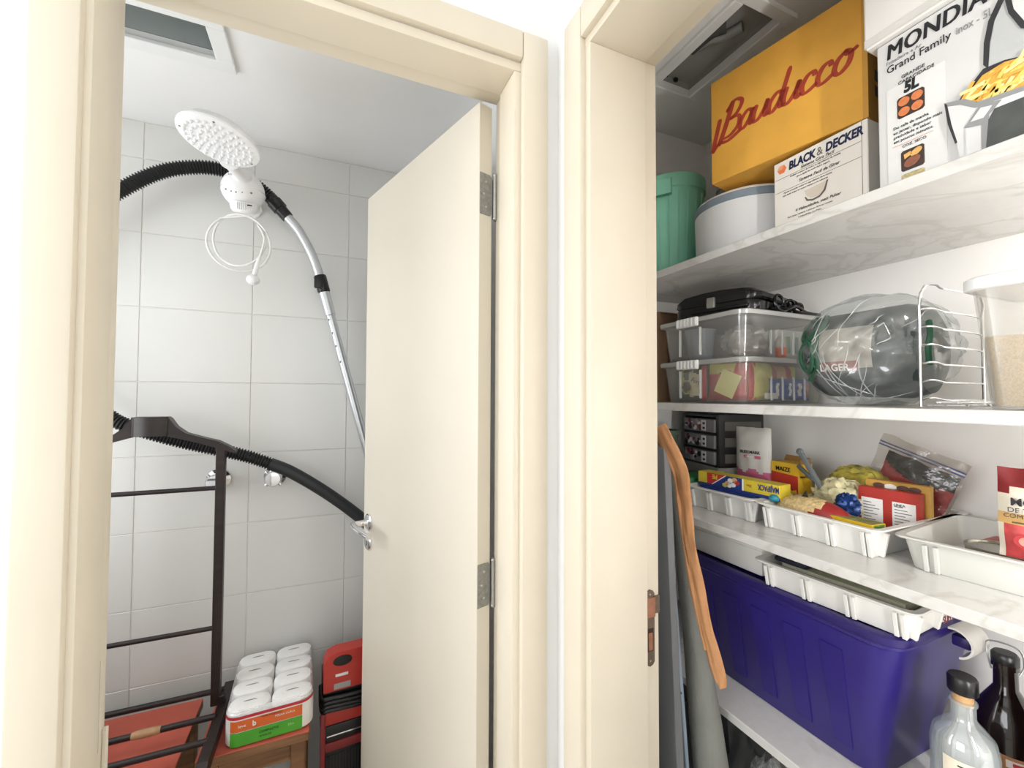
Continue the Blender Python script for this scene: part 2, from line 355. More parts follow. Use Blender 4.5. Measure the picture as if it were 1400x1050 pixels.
B().box(.569, .579, .6600, .6606, .967, 1.0, bev=.001, seg=1).build('slot_liner', COPPER, st, smooth=0)
B().box(.566, .586, .6598, .6612, 1.028, 1.066, bev=.001, seg=1).build('latch_lip', COPPER, st, smooth=0)
B().box(.586, .597, .6600, .6625, 1.034, 1.068, bev=.0008, seg=1).build('latch_tongue', BRASSD, st, smooth=0)
for z in (.947, 1.072): B().lathe([(.0022, 0), (.0018, .0008)], 10, Matrix.Translation((.574, .661, z)) @ Matrix.Rotation(PI/2, 4, 'X')).build('screw', STEEL, st)

# bathroom door leaf -------------------------------------------------
ang = math.atan2(.955, -.298)
d1 = struct(B().box(0, .621, -.035, 0, .008, 2.10, bev=.0012, seg=1).build('door_1', CREAM2, smooth=0))
d1.location = (.299, .882, 0); d1.rotation_euler = (0, 0, ang)      # local x along the leaf; local +y is the face we see
for z in (1.898, 1.043):
    h = B().prism([(-.0335, -.040), (-.029, -.046), (-.001, -.046), (-.001, .046), (-.029, .046), (-.0335, .040)], 0, .0015, 'x', Matrix.Translation((-.0016, 0, z))).build('hinge', ZINC, d1, smooth=0)
    B().cyl((-.004, -.040, z-.047), (-.004, -.040, z+.047), .0045, n=12).build('pin', STEEL, h)
    for s_ in (-1, 1): B().sphere((-.004, -.040, z+s_*.049), .005, .005, .005, 10, 8).build('finial', STEEL, h)
    B().prism([(-.046, -.046), (-.062, -.046), (-.066, -.040), (-.066, .040), (-.062, .046), (-.046, .046)], -.004, -.0025, 'x', Matrix.Translation((0, 0, z)) @ Matrix.Rotation(.3, 4, 'Z')).build('leaf_plate', ZINC, h, smooth=0)
    for q in (-.028, 0, .028): B().lathe([(.0032, 0), (.002, .0012)], 10, Matrix.Translation((-.0016, -.018+.006*(q == 0), z+q)) @ Matrix.Rotation(-PI/2, 4, 'Y')).build('screw', STEEL, h)
hx = .578
rose = B().lathe([(.026, 0), (.026, .004), (.022, .0075), (.012, .0085), (.0095, .012), (.0095, .045)], 28, Matrix.Translation((hx, 0, 1.052)) @ Matrix.Rotation(-PI/2, 4, 'X')).build('handle_rose', CHROME, d1)
lv = spline([(hx, .030, 1.052), (hx, .044, 1.052), (hx-.006, .053, 1.051), (hx-.03, .056, 1.049), (hx-.075, .054, 1.046), (hx-.118, .050, 1.044)], 6)
B().tube(lv, [.0095 + .0015*math.sin(i/len(lv)*PI) for i in range(len(lv))], 14).build('lever', CHROME, rose)
esc = B().lathe([(.024, 0), (.024, .004), (.020, .0075), (.0, .008)], 28, Matrix.Translation((hx, 0, .988)) @ Matrix.Rotation(-PI/2, 4, 'X')).build('key_escutcheon', CHROME, d1)
B().box(hx-.0025, hx+.0025, .0078, .0085, .980, .996, bev=.0003, seg=1).build('keyhole', BLACKP, esc, smooth=0)

# ================================================================== BATHROOM THINGS
# shower ------------------------------------------------------------
sh = thing('electric_shower', 'white electric shower with oval nozzle head above the coiled hose', 'shower', (-.262, 1.62, 2.115))
DX, DY = -.012, -.278     # head centre relative to the body
tilt = Matrix.Translation((DX, DY, .012)) @ Matrix.Rotation(math.radians(-3), 4, 'X') @ Matrix.Rotation(math.radians(9), 4, 'Y')
hd = B().lathe([(.001, .030), (.05, .029), (.085, .020), (.098, .004), (.100, .0), (.099, -.004), (.086, -.0075), (.001, -.0075)], 48, tilt, sx=.95, sy=1.08).build('shower_head', WPLAST, sh)
nozzle = B().lathe([(.0050, 0), (.0044, -.004), (.0026, -.0068), (.0, -.0078)], 8).build('nozzle', WPLAST, hd); nme = nozzle.data; bpy.data.objects.remove(nozzle)
first = True; k = 0
for ring, cnt in ((.12, 5), (.30, 11), (.47, 16), (.64, 22), (.81, 27)):
    for q in range(cnt):
        a = 2*PI*(q+.5*(cnt % 2))/cnt
        o = bpy.data.objects.new('nozzle', nme); COL.objects.link(o); o.parent = hd
        o.matrix_local = tilt @ Matrix.Translation((ring*.098*.95*math.cos(a), ring*.098*1.08*math.sin(a), -.007))
for a in (.6, 2.0, 3.4, 4.8):
    B().lathe([(.0028, 0), (.0022, -.001)], 8, tilt @ Matrix.Translation((.088*.95*math.cos(a), .088*1.08*math.sin(a), -.0072))).build('screw', M('screw_grey', '#77777a', .4, .6), hd)
# egg-shaped heater body
def egg(d):
    return 1 - .16*max(0, -d.z)**2 + .07*max(0, -d.y)
bd = B().sphere((0, 0, 0), .062, .066, .062, 32, 20, egg).build('heater_body', WPLAST, sh)
B().tube(spline([(DX+.004, DY+.105, .016), (DX+.006, DY+.15, .020), (.004, -.075, .026), (.0, -.035, .024)], 6), [.028, .026, .024, .022, .021, .020, .020, .020, .020, .021, .022, .023, .025, .027, .029, .031, .033, .035, .037][:19], 18).build('neck', WPLAST, sh)
B().tube([(.0628*math.cos(a), .0665*math.sin(a)*1.02, -.004) for a in [2*PI*i/40 for i in range(40)]], .0013, 6, closed=True).build('seam', M('seam_grey', '#c9c9cb', .5), bd)
B().lathe([(.036, 0), (.040, -.012), (.038, -.026), (.030, -.034), (.0, -.036)], 30, Matrix.Translation((.004, -.012, -.038)) @ Matrix.Rotation(.35, 4, 'X')).build('selector_dial', WPLAST, sh)
for q in range(6):
    a = -1.9 + q*.13
    B().box(-.0012, .0012, -.003, .003, -.024, -.004, bev=.0006, seg=1, mat=Matrix.Translation((.004, -.012, -.038)) @ Matrix.Rotation(.35, 4, 'X') @ Matrix.Rotation(a+PI/2, 4, 'Z') @ Matrix.Translation((0, -.041, 0))).build('dial_ridge', WPLAST, sh, smooth=0)
for a, zz, r_ in ((-2.25, -.022, .0025), (-1.95, -.03, .0022), (-1.72, -.032, .0022), (-1.45, -.03, .0018), (-1.05, -.024, .003)):
    B().sphere((.062*math.cos(a), .066*math.sin(a)*1.03, zz), r_, r_, r_, 8, 6).build('vent_hole', M('screw_grey'), bd)
B().box(.018, .032, -.049, -.046, -.062, -.058, bev=.001, seg=1).build('dial_mark', PRINTK, sh, smooth=0)
text('LORENZETTI', .0082, PRINTK, sh, (-.030, -.0735, .016), rx=1.40, shear=.2); text('ultra', .0075, PRINTG, sh, (-.010, -.0745, .0075), rx=1.45, shear=.2)
B().tube([(0, .05, .01), (0, .12, .012), (0, .185, .012)], .013, 14).build('wall_arm', WPLAST, sh)
B().lathe([(.032, .0), (.030, -.006), (.014, -.012)], 24, Matrix.Translation((0, .1785, .012)) @ Matrix.Rotation(-PI/2, 4, 'X')).build('wall_flange', WPLAST, sh)
# thin hose coil and hand spray
HS = M('white_hose', '#f0efec', .35, var=.01)
hc = thing('hand_shower_hose', 'thin white hose coiled below the shower ending in a small ball spray', 'hose', (-.262, 1.655, 1.948))
coil = []
for i in range(86):
    a = math.radians(75) + 2*PI*1.93*i/85
    rx_, rz_ = .083+.010*math.sin(i*.07), .096-.012*(i/85)
    coil.append((-.012+rx_*math.cos(a)-.004*(i/85), .004+.012*math.sin(a*1.5), .005+rz_*math.sin(a)+.014*(i/85)))
pth = [(.046, -.02, .132), (.040, -.012, .11)] + coil[6:] + [(.060, -.018, .03), (.052, -.024, -.025), (.045, -.026, -.055)]
B().tube(spline(pth, 3), .0036, 10).build('tube', HS, hc)
B().cyl((.047, -.026, -.045), (.034, -.026, -.102), .0065, .0078, 14).build('spray_handle', WPLAST, hc)
B().sphere((.031, -.027, -.117), .020, .020, .017, 24, 14).build('spray_ball', WPLAST, hc)
# corrugated hoses
def corrugated(b, path, r, pitch=.0088, amp=.0026, n=16):
    pts = spline(path, 60); L = [0]
    for i in range(1, len(pts)): L.append(L[-1] + (pts[i]-pts[i-1]).length)
    tot = L[-1]; N = int(tot/(pitch/4)); out = []; j = 0
    for i in range(N+1):
        s_ = tot*i/N
        while j < len(L)-2 and L[j+1] < s_: j += 1
        t = (s_-L[j])/max(1e-9, L[j+1]-L[j]); out.append(pts[j].lerp(pts[j+1], min(1, max(0, t))))
    b.tube(out, [r + amp*(1 if (i % 4) in (0, 1) else -1) for i in range(N+1)], n)
vac = thing('vacuum_hose', 'black ribbed vacuum hose looping over the shower with a chrome wand', 'hose', (-.25, 1.73, 0))
b = B(); corrugated(b, [(-.50, -.04, 1.93), (-.36, -.03, 2.083), (-.259, -.02, 2.171), (-.161, -.015, 2.211), (-.078, -.012, 2.217), (-.002, -.008, 2.193), (.052, -.002, 2.155)], .0205)
b.build('upper_hose', BLACKH, vac)
b = B(); corrugated(b, [(-.56, -.04, 1.62), (-.46, -.04, 1.49), (-.37, -.04, 1.392), (-.31, -.04, 1.352), (-.178, -.035, 1.300), (-.015, -.03, 1.249), (.075, -.03, 1.212)], .0195); b.build('lower_hose', BLACKH, vac)
B().tube(spline([(.070, -.03, 1.214), (.141, -.03, 1.178), (.261, -.03, 1.091), (.38, -.03, .986), (.45, -.03, .90)], 8), .021, 16).build('hose_sleeve', M('dark_rubber', '#202325', .5), vac)
b = B(); b.tube(spline([(-.50, -.04, 1.93), (-.60, -.04, 1.78), (-.56, -.04, 1.62)], 8), .021, 14); b.build('hose_bend', BLACKH, vac)
b = B(); dv = Vector((.059, 0, -.066)).normalized()
p0 = Vector((.050, 0, 2.158)); b.tube([p0, p0+dv*.02, p0+dv*.022, p0+dv*.052, p0+dv*.054, p0+dv*.088], [.022, .023, .026, .026, .022, .021], 18); b.build('hose_coupling', BLACKP, vac)
wd = spline([p0+dv*.082, (.143, .005, 2.055), (.183, .005, 1.983), (.208, .005, 1.920), (.217, .005, 1.885)], 8)
b = B(); b.tube(wd, .0165, 18); b.build('bent_wand', M('satin_aluminium', '#d3d5d8', .28, .85, var=.03, scale=60), vac)
e0, e1 = Vector((.217, .005, 1.895)), Vector((.380, .005, 1.285)); de = (e1-e0).normalized()
B().tube([e0, e0+de*.004, e0+de*.06, e0+de*.064], [.0195, .022, .022, .0195], 20).build('wand_clip', BLACKP, vac)
B().box(-.014, .014, -.030, -.016, -.022, .022, bev=.004, seg=2, mat=Matrix.Translation(e0+de*.032+Vector((-.012, 0, 0)))).build('clip_button', BLACKP, vac)
B().tube([e0+de*.06, e0+de*.15, e0+de*.152], [.0195, .0185, .0165], 18).build('outer_tube', _M['satin_aluminium'], vac)
B().tube([e0+de*.14, e0+de*1.02], .0155, 18).build('telescopic_tube', _M['satin_aluminium'], vac)
for s_ in (.17, .22, .27, .33): B().sphere(e0+de*s_+Vector((-.010, -.0115, 0)), .003, .003, .005, 8, 6).build('lock_hole', M('screw_grey'), vac)
# taps
def tap(label, x):
    t = thing('shower_tap', label, 'tap', (x, 1.799, 1.156), group='chrome taps on the tiled wall'); t.scale = (1.2, 1.2, 1.2)
    R = Matrix.Rotation(PI/2, 4, 'X')
    B().lathe([(.031, 0), (.030, .006), (.020, .012), (.014, .016), (.013, .030)], 28, R).build('flange', CHROME, t)
    B().lathe([(.013, .026), (.020, .030), (.0225, .036), (.0225, .060), (.019, .066), (.0, .068)], 28, R).build('knob', CHROME, t)
    for k in range(4):
        a = PI/4 + k*PI/2
        B().cyl((.018*math.cos(a), -.047, .018*math.sin(a)), (.028*math.cos(a), -.047, .028*math.sin(a)), .0065, .0055, 10).build('knob_arm', CHROME, t)
tap('chrome shower tap on the tiles just behind the dark valet post', -.345); tap('chrome shower tap on the tiles under the sagging black hose', -.172)

# stools --------------------------------------------------------------
REDTOP = M('red_laminate', '#c9604c', .5, var=.06, scale=18)
def stool(label, x0, x1, y0, y1, z):
    t = thing('red_topped_stool', label, 'stool', ((x0+x1)/2, (y0+y1)/2, 0), group='red topped wooden stools')
    W, D = (x1-x0)/2, (y1-y0)/2
    B().box(-W, W, -D, D, z-.003, z, bev=.001, seg=1).build('red_top', REDTOP, t, smooth=0)
    B().box(-W, W, -D, D, z-.028, z-.003, bev=.002, seg=1).build('top_board', MWD, t, smooth=0)
    for sx in (-1, 1):
        for sy in (-1, 1): B().box(sx*(W-.03)-.02, sx*(W-.03)+.02, sy*(D-.03)-.02, sy*(D-.03)+.02, 0, z-.028, bev=.003, seg=1).build('leg', MWD, t, smooth=0)
    for sy in (-1, 1): B().box(-W+.05, W-.05, sy*(D-.03)-.01, sy*(D-.03)+.01, z-.085, z-.028, bev=.002, seg=1).build('apron', MWD, t, smooth=0)
    for sx in (-1, 1): B().box(sx*(W-.03)-.01, sx*(W-.03)+.01, -D+.05, D-.05, z-.085, z-.028, bev=.002, seg=1).build('apron', MWD, t, smooth=0)
stool('red topped wooden stool carrying the toilet paper pack', -.318, -.036, 1.440, 1.735, .45)
stool('red topped wooden stool under the rods of the valet stand', -.76, -.362, 1.430, 1.728, .45)
# valet stand ----------------------------------------------------------
vs = thing('valet_stand', 'dark wooden clothes valet with hanger top and rods standing on the stools', 'valet stand', (-.475, 1.6, .4505))
PX = .172
for s_ in (-1, 1):
    B().box(s_*PX-.0125, s_*PX+.0125, -.0125, .0125, .048, .845, bev=.002, seg=1).build('post', DWOOD, vs, smooth=0)
    sx = s_*(PX+.019)
    B().prism([(-.262, .0), (-.235, .0), (-.22, .012), (.07, .012), (.09, .0), (.118, .0), (.122, .03), (.105, .05), (-.24, .05), (-.262, .035)], sx-.013, sx+.013, 'x').build('runner', DWOOD, vs, smooth=0)
    B().box(min(s_*PX, sx)-.006, max(s_*PX, sx)+.006, -.012, .012, .048, .075, bev=.002, seg=1).build('foot_block', DWOOD, vs, smooth=0)
for z in (.281, .711): B().cyl((-PX, 0, z), (PX, 0, z), .007, n=12).build('rod', DWOOD, vs)
for y, z in ((.045, .062), (-.063, .050), (-.157, .045)):
    rd = B().cyl((-PX-.01, y, z), (PX+.012, y, z), .0085, n=12).build('rod', DWOOD, vs)
    if y == -.063: B().tube([(-.012+.066*i/8-.0, y-.001, z+.001) for i in range(9)], [.0088, .0105, .011, .0112, .0112, .0112, .011, .0105, .0088], 12).build('bare_wood_patch', M('bare_pale_wood', '#b58f6a', .7, var=.12, scale=60), rd)
top = [(-.085, .862), (-.055, .880), (-.052, .898), (-.046, .934), (-.04, .936), (.035, .935), (.042, .930), (.058, .905), (.082, .885), (.125, .870), (.165, .858), (.195, .840), (.210, .828)]
bot = [(.212, .818), (.2, .824), (.165, .838), (.11, .858), (.06, .872), (.035, .879), (-.03, .879), (-.055, .868), (-.085, .852)]
poly_r = [(x, z) for x, z in top[3:]] + [(x, z) for x, z in bot[:-2]]
b = B(); b.prism([(x, z) for x, z in [(-.048, .934), (.035, .935), (.042, .930), (.058, .905), (.082, .885), (.125, .870), (.165, .858), (.195, .840), (.212, .826), (.212, .818), (.2, .822), (.165, .836), (.11, .855), (.06, .870), (.035, .877), (-.048, .877)]], -.018, .018)
b.build('hanger_arm', DWOOD, vs, smooth=30)
b = B(); b.prism([(-x-.006, z) for x, z in [(-.040, .934), (.035, .935), (.042, .930), (.058, .905), (.082, .885), (.125, .870), (.165, .858), (.195, .840), (.212, .826), (.212, .818), (.2, .822), (.165, .836), (.11, .855), (.06, .870), (.035, .877), (-.040, .877)]], -.0178, .0178)
b.build('hanger_arm', DWOOD, vs, smooth=30)
b = B()
def collar(u, v):
    x = -.045+.085*u; return Vector((x, -.019-.016*math.sin(PI*u), .879+.056*v))
b.grid(collar, 12, 2); b.build('collar_block', DWOOD, vs)
B().box(-.046, .040, -.022, .018, .878, .935, bev=.004, seg=2).build('collar_core', DWOOD, vs)
# toilet paper ----------------------------------------------------------
tp = thing('toilet_paper_pack', 'white eight roll toilet paper pack with orange and green label', 'toilet paper', (-.146, 1.608, .4505), rz=.04)
ROLL = M('toilet_paper_white', '#f5f3f0', .75, var=.02, scale=50, bump=.25, bscale=160)
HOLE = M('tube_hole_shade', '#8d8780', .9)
RW, RD = .112, .0775
for i in range(2):
    for j in range(4):
        cx_, cy_ = (i-.5)*RW, (j-1.5)*RD
        RL = lambda g, z, r=.034: rrect(cx_-RW/2+g, cx_+RW/2-g, cy_-RD/2+g, cy_+RD/2-g, r, z, 6)
        r_ = B().loft([RL(.006, .0, .03), RL(.0005, .005, .034), RL(.0002, .088, .034), RL(.0035, .097, .032), RL(.012, .101, .026), RL(.024, .1022, .014)]).build('roll', ROLL, tp)
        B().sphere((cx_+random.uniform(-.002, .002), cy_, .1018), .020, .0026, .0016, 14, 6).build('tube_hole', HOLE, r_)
def wrap_loop(z, g):
    return rrect(-RW-g, RW+g, -2*RD-g, 2*RD+g, .037, z, 10)
FILM = MCLEAR('pack_film', '#ffffff', .62, .10, .15, bump=.4, bscale=60)
b = B(); b.loft([wrap_loop(.002, -.004), wrap_loop(.008, .0015), wrap_loop(.09, .0015), wrap_loop(.099, -.006)], False, False); b.build('film', FILM, tp)
def band(nm, z0, z1, mat, g, x0=-2, x1=2, front=True):
    L = [p for p in wrap_loop(0, g) if p.y < -2*RD+.05 and x0 <= p.x <= x1]
    L.sort(key=lambda p: p.x)
    # subdivide the straight front
    b = B(); b.loft([[Vector((p.x, p.y, z0)) for p in L], [Vector((p.x, p.y, z1)) for p in L]], False, False, closed=False)
    return b.build(nm, mat, tp)
band('white_label_band', .006, .086, M('label_white', '#f3efe9', .5), .0022)
band('red_label_band', .078, .0865, M('label_red', '#c62f3a', .5, var=.02), .0028)
band('orange_label_band', .044, .0745, M('label_orange', '#e0692c', .5, var=.03), .0030, -.104, .085)
band('green_label_band', .004, .0425, M('label_green', '#4ea82f', .5, var=.04), .0032, -.104, .085)
yf = -2*RD-.0038
text('leve', .012, PAPERW, tp, (-.080, yf, .056)); text('b', .020, PAPERW, tp, (-.045, yf, .053), bold=.0006)
text('FOLHA DUPLA', .008, PAPERW, tp, (.012, yf, .060)); text('PAPEL HIGIENICO', .0065, M('label_dark_orange', '#8f3c17', .6), tp, (-.022, yf, .0690))
text('COMPACTO', .009, M('label_dark_green', '#1f5c17', .6), tp, (-.028, yf, .026), bold=.0002); text('16 ROLOS', .007, _M['label_dark_green'], tp, (-.028, yf, .015)); text('30m', .010, M('label_pale_green', '#b7e08f', .6), tp, (.045, yf, .024))
# red appliance ----------------------------------------------------------
REDP = M('red_enamel', '#c0392f', .35, var=.05, scale=12); REDD = M('dark_red_enamel', '#8e2a2c', .4, var=.06)
ap = thing('red_appliance', 'red and black upright appliance with wound cable beside the toilet paper', 'appliance', (.115, 1.655, 0), rz=.06)
W = .118
b = B(); b.box(-W, W, -.07, .055, .0, .50, bev=.01); b.build('black_core', BLACKP, ap)
b = B(); prof = [(-W, .455), (-W, .545), (-W+.012, .570), (-W+.04, .580), (W-.04, .580), (W-.012, .570), (W, .545), (W, .455)]
b.prism([(x, z+.010) for x, z in prof], -.078, -.025); b.build('red_top_cover', REDP, ap, smooth=30)
b = B(); b.lathe([(.030, 0), (.030, .002), (.024, .003)], 24, Matrix.Translation((-.060, -.078, .561)) @ Matrix.Rotation(PI/2, 4, 'X'), sx=1, sy=.55); b.build('handle_slot', BLACKP, ap)
plate(ap, -.082, -.042, .510, .519, PAPERW, -.078, 'brand_strip'); plate(ap, -.086, -.034, .470, .488, M('label_silver', '#a8aaa8', .4, .4), -.078, 'rating_plate')
for z in (.447, .433, .420, .408): B().tube(spline([(-W-.004, .0, z), (-W-.002, -.07, z-.003), (-W+.02, -.082, z+.002), (0, -.084, z-.003), (W-.02, -.082, z+.002), (W+.002, -.07, z)], 6), .0075, 10).build('wound_cable', BLACKP, ap)
B().box(-W-.002, W+.002, -.076, .078, .355, .405, bev=.004).build('red_band', REDP, ap); B().box(-W, W, -.074, .075, .30, .352, bev=.003).build('black_panel', BLACKP, ap)
B().box(-W+.012, W-.01, -.0765, -.0735, .317, .321, bev=.0008, seg=1).build('silver_strip', CHROME, ap, smooth=0)
B().box(-W-.002, W+.002, -.076, .078, .268, .298, bev=.004).build('red_band', REDD, ap)
for s_ in (-1, 1): B().box(s_*W-.008, s_*W+.008, -.082, -.066, .0, .40, bev=.003).build('side_rail', REDD, ap)
for k in range(22):
    x = -W+.016+k*(2*W-.032)/21
    B().box(x-.0025, x+.0025, -.0745, -.0695, .02, .255, bev=.001, seg=1).build('grille_bar', M('charcoal_grille', '#2b2a2a', .5), ap, smooth=0)

# ================================================================== PANTRY
Z1, Z2, Z3, Z4 = 1.797, 1.4346, 1.155, .751
XF = .83
for z, lab in ((Z1, 'white marble shelf carrying the boxes near the ceiling'), (Z2, 'white marble shelf carrying the clear boxes and wire rack'), (Z3, 'white marble shelf carrying the white food trays'), (Z4, 'white marble shelf carrying the big purple bin')):
    tag(B().box(XF, 1.2575, -.5995, 1.1495, z-.0195, z, bev=.0015, seg=1).build('marble_shelf', MARB, smooth=0), lab, 'shelf', 'marble pantry shelves')

def pouch(name, w, h, t, mats, mfn, parent, pinch=.10, wr=.002, seed=0, nu=18, nv=24, foot=.0, taper=.0):
    """sealed soft pack standing on local z=0, front is -y"""
    def shape(u, v, sgn):
        x = (u-.5)*w*(1-taper*v); e = max(0, 1-abs(2*u-1)**3.2); k = min(1, max(0, (1-v)/max(1e-6, pinch*2)))**.7
        fb = min(1, (v+foot)/.12) if foot < .12 else 1
        q = noise.noise(Vector((u*5+seed, v*6, sgn*3)))*wr*3*e
        return Vector((x + noise.noise(Vector((v*4, seed, 0)))*wr, sgn*(t/2*e*k*fb + .0006) + q, v*h + (noise.noise(Vector((u*4, seed+5, 0)))*wr*2 if v > .95 else 0)))
    b = B(); b.grid(lambda u, v: shape(u, v, -1), nu, nv, mfn); b.grid(lambda u, v: shape(u, v, 1), nu, nv, lambda u, v: 0)
    return b.build(name, mats, parent, smooth=60)
def crumple(b, c, rx, ry, rz, amp=.1, seed=0, n=56, m=36, zmin=None, freq=3.0):
    def f(d):
        p = d*freq + Vector((seed, seed*.7, 0))
        return 1 + amp*(1-2*abs(noise.noise(p))) - amp*.6 + amp*.35*noise.noise(p*3.1)
    c = Vector(c); rings = []
    for i in range(1, m):
        a = PI*i/m; r = []
        for k in range(n):
            d = Vector((math.sin(a)*math.cos(2*PI*k/n), math.sin(a)*math.sin(2*PI*k/n), -math.cos(a))); q = f(d)
            p = c + Vector((d.x*rx*q, d.y*ry*q, d.z*rz*q))
            if zmin is not None: p.z = max(p.z, zmin + .0004*math.sin(k))
            r.append(p)
        rings.append(r)
    return b.loft(rings)
def carton(name, label, cat, xf, yl, z, w, d, h, mat, rz=0., bev=.0015, group=None, x_at_left=True):
    """box thing; local x runs along the front from its left edge, local -y is the front"""
    t = thing(name, label, cat, (xf, yl, z), FACE+rz, group)
    B().box(0, w, 0, d, 0, h, bev=bev, seg=1).build('box_body', mat, t, smooth=0)
    return t

# ---------------------------------------------------------------- top shelf
WB = M('white_box_card', '#d3d2d1', .55, var=.02, scale=10)
mo = carton('air_fryer_box', 'white printed air fryer carton with french fries picture on the top shelf', 'box', .86, .417, Z1+.0005, .315, .33, .2535, WB)
def mp(pts, mat, lay=1, nm='printed_shape'): return poly(mo, pts, mat, y=-.0003*lay, name=nm, t=.0003)
DK = M('print_charcoal', '#2c2d2f', .5, var=.03); MG = M('print_mid_grey', '#8d8e8f', .5); LG = M('print_light_grey', '#d7d7d6', .5); STL = M('print_steel', '#b8bab9', .4)
mp([(.013, .004), (.088, .004), (.088, .17), (.013, .17)], M('print_pale_panel', '#dededc', .5), 1)
text('MONDIAL', .036, PRINTK, mo, (.0135, -.0008, .2215), fat=.0011, xs=.80, shear=.10, space=1.05)
text('Fritadeira a Ar', .008, MG, mo, (.013, -.0008, .2128)); text('Grand Family', .0172, PRINTK, mo, (.0135, -.0008, .1985), xs=.88); text('inox - 5L', .0165, MG, mo, (.1005, -.0008, .1985), xs=.66)
text('GRANDE', .0075, DK, mo, (.0335, -.0012, .1775)); text('CAPACIDADE', .0075, DK, mo, (.029, -.0012, .1695)); text('5L', .0235, PRINTK, mo, (.0365, -.0012, .152), bold=.0012, xs=.8, shear=.1)
BRN = M('print_dark_brown', '#3d2a22', .5, var=.1); ORG = M('print_toast_orange', '#cf7a48', .5, var=.15, scale=200)
mp([(.030, .112), (.060, .112), (.0628, .115), (.0628, .144), (.060, .147), (.030, .147), (.0272, .144), (.0272, .115)], BRN, 3)
for ax in (.0365, .0535):
    for az in (.1215, .1380): mp(oval(ax, az, .0075, .007), ORG, 5)
for k, (s_, zz) in enumerate((('Do cafe da manha', .0975), ('ao jantar, dispondo mais', .0895), ('praticidade e sabor', .0820), ('em poucos minutos.', .0745))): text(s_, .0066, DK, mo, (.0215, -.0012, zz), xs=.95)
mp([(.02, .069), (.072, .069), (.072, .0695), (.02, .0695)], ORG, 3)
text('COZ. SECO', .006, DK, mo, (.033, -.0012, .0625)); 
mp([(.0335, .0225), (.0585, .0225), (.061, .025), (.061, .054), (.0585, .0565), (.0335, .0565), (.031, .054), (.031, .025)], BRN, 3)
mp(oval(.0455, .035, .011, .0075, rot=.4), M('print_meat', '#8a5540', .5, var=.2, scale=200), 5); mp(oval(.051, .048, .008, .005, rot=.5), M('print_gold', '#e0ad62', .5, var=.15, scale=200), 5); mp([(.036, .042), (.046, .047), (.044, .052), (.035, .050)], M('print_gold'), 5)
mp([(.0335, .0005), (.0585, .0005), (.061, .003), (.061, .0165), (.0585, .018), (.0335, .018), (.031, .0165), (.031, .003)], M('print_khaki', '#b9a97c', .5, var=.3, scale=200), 3)
# the fryer picture
mp([(.150, .2105), (.169, .2105), (.20, .2115), (.25, .2115), (.25, .11), (.1673, .1093), (.134, .126), (.1361, .1585), (.141, .1865)], STL, 3)
mp([(.158, .2105), (.25, .2115), (.25, .135), (.20, .131), (.172, .150), (.160, .178)], LG, 5)
mp([(.1458, .2142), (.1352, .1912), (.1302, .163), (.1289, .1318), (.1339, .1229), (.1361, .1585), (.141, .1865), (.1514, .2093)], DK, 6)
mp([(.1514, .2115), (.155, .186), (.166, .156), (.188, .137), (.25, .133), (.25, .138), (.19, .142), (.171, .159), (.160, .188), (.157, .2115)], DK, 7)
mp(oval(.186, .175, .010, .010), MG, 7)
mp([(.101, .0961), (.1288, .1265), (.15, .124), (.18, .112), (.25, .112), (.25, .056), (.1663, .058), (.1165, .0775)], DK, 5)
FRY = [M('fries_yellow', '#f3cd6a', .5, var=.1, scale=150), M('fries_gold', '#e3a945', .5, var=.12, scale=150), M('fries_pale', '#f7de97', .5, var=.08, scale=150)]
for q in ([(.107, .094), (.128, .078), (.128, .117)], [(.128, .078), (.165, .066), (.165, .116), (.15, .121), (.128, .117)], [(.165, .066), (.25, .066), (.25, .108), (.18, .108), (.165, .116)]): mp(q, FRY[1], 8)
rr = random.Random(3)
for k in range(70):
    fx = .112 + .125*rr.random(); lo = .086 if fx < .125 else .070; hi = .108 + min(.012, max(-.012, (fx-.12)*.5)) - max(0, fx-.15)*.12; fz = lo + (hi-lo)*rr.random(); a = rr.uniform(-.9, .9)+.35; l = rr.uniform(.008, .013)
    c_, s_ = math.cos(a), math.sin(a); mp([(fx-c_*l+s_*.0022, fz-s_*l-c_*.0022), (fx+c_*l+s_*.0022, fz+s_*l-c_*.0022), (fx+c_*l-s_*.0022, fz+s_*l+c_*.0022), (fx-c_*l-s_*.0022, fz-s_*l+c_*.0022)], FRY[k % 3], 10 + k % 4, 'printed_chip')
mp([(.0895, .0988), (.11, .091), (.1224, .078), (.25, .060), (.25, .002), (.104, .002), (.0998, .0323), (.0939, .0668)], LG, 14); mp([(.087, .1015), (.0903, .0972), (.0947, .0642), (.1006, .034), (.0982, .0331), (.0906, .0666)], DK, 15); mp([(.087, .1015), (.110, .094), (.1224, .081), (.25, .063), (.25, .057), (.120, .074), (.105, .088), (.0903, .0945)], MG, 15)
mp([(.1305, .0035), (.1309, .0429), (.14, .0606), (.1663, .0594), (.25, .052), (.25, .003)], M('print_smoke_window', '#4a4d4b', .3, var=.2, scale=40), 16)
mp([(.1082, .0505), (.1256, .075), (.1473, .0686), (.1345, .0555), (.1300, .0035), (.1265, .0035), (.1273, .045)], MG, 17); mp([(.1155, .0555), (.1265, .070), (.138, .0665), (.129, .054)], LG, 18); mp([(.1105, .0483), (.1262, .0438), (.1258, .0035), (.1098, .0035)], LG, 18)
text('MONDIAL', .02, PRINTG, mo, (-.0008, .30, .12), rz=-PI/2, xs=.9)

ub = carton('plain_white_box', 'plain white box lying on top of the air fryer carton', 'box', .848, .431, Z1+.2555, .33, .34, .26, M('plain_white_card', '#e6e3df', .6, var=.02, scale=8), bev=.004)
plate(ub, .002, .328, .002, .016, M('white_card_edge', '#d3d0cb', .6), 0, 'bottom_flap')

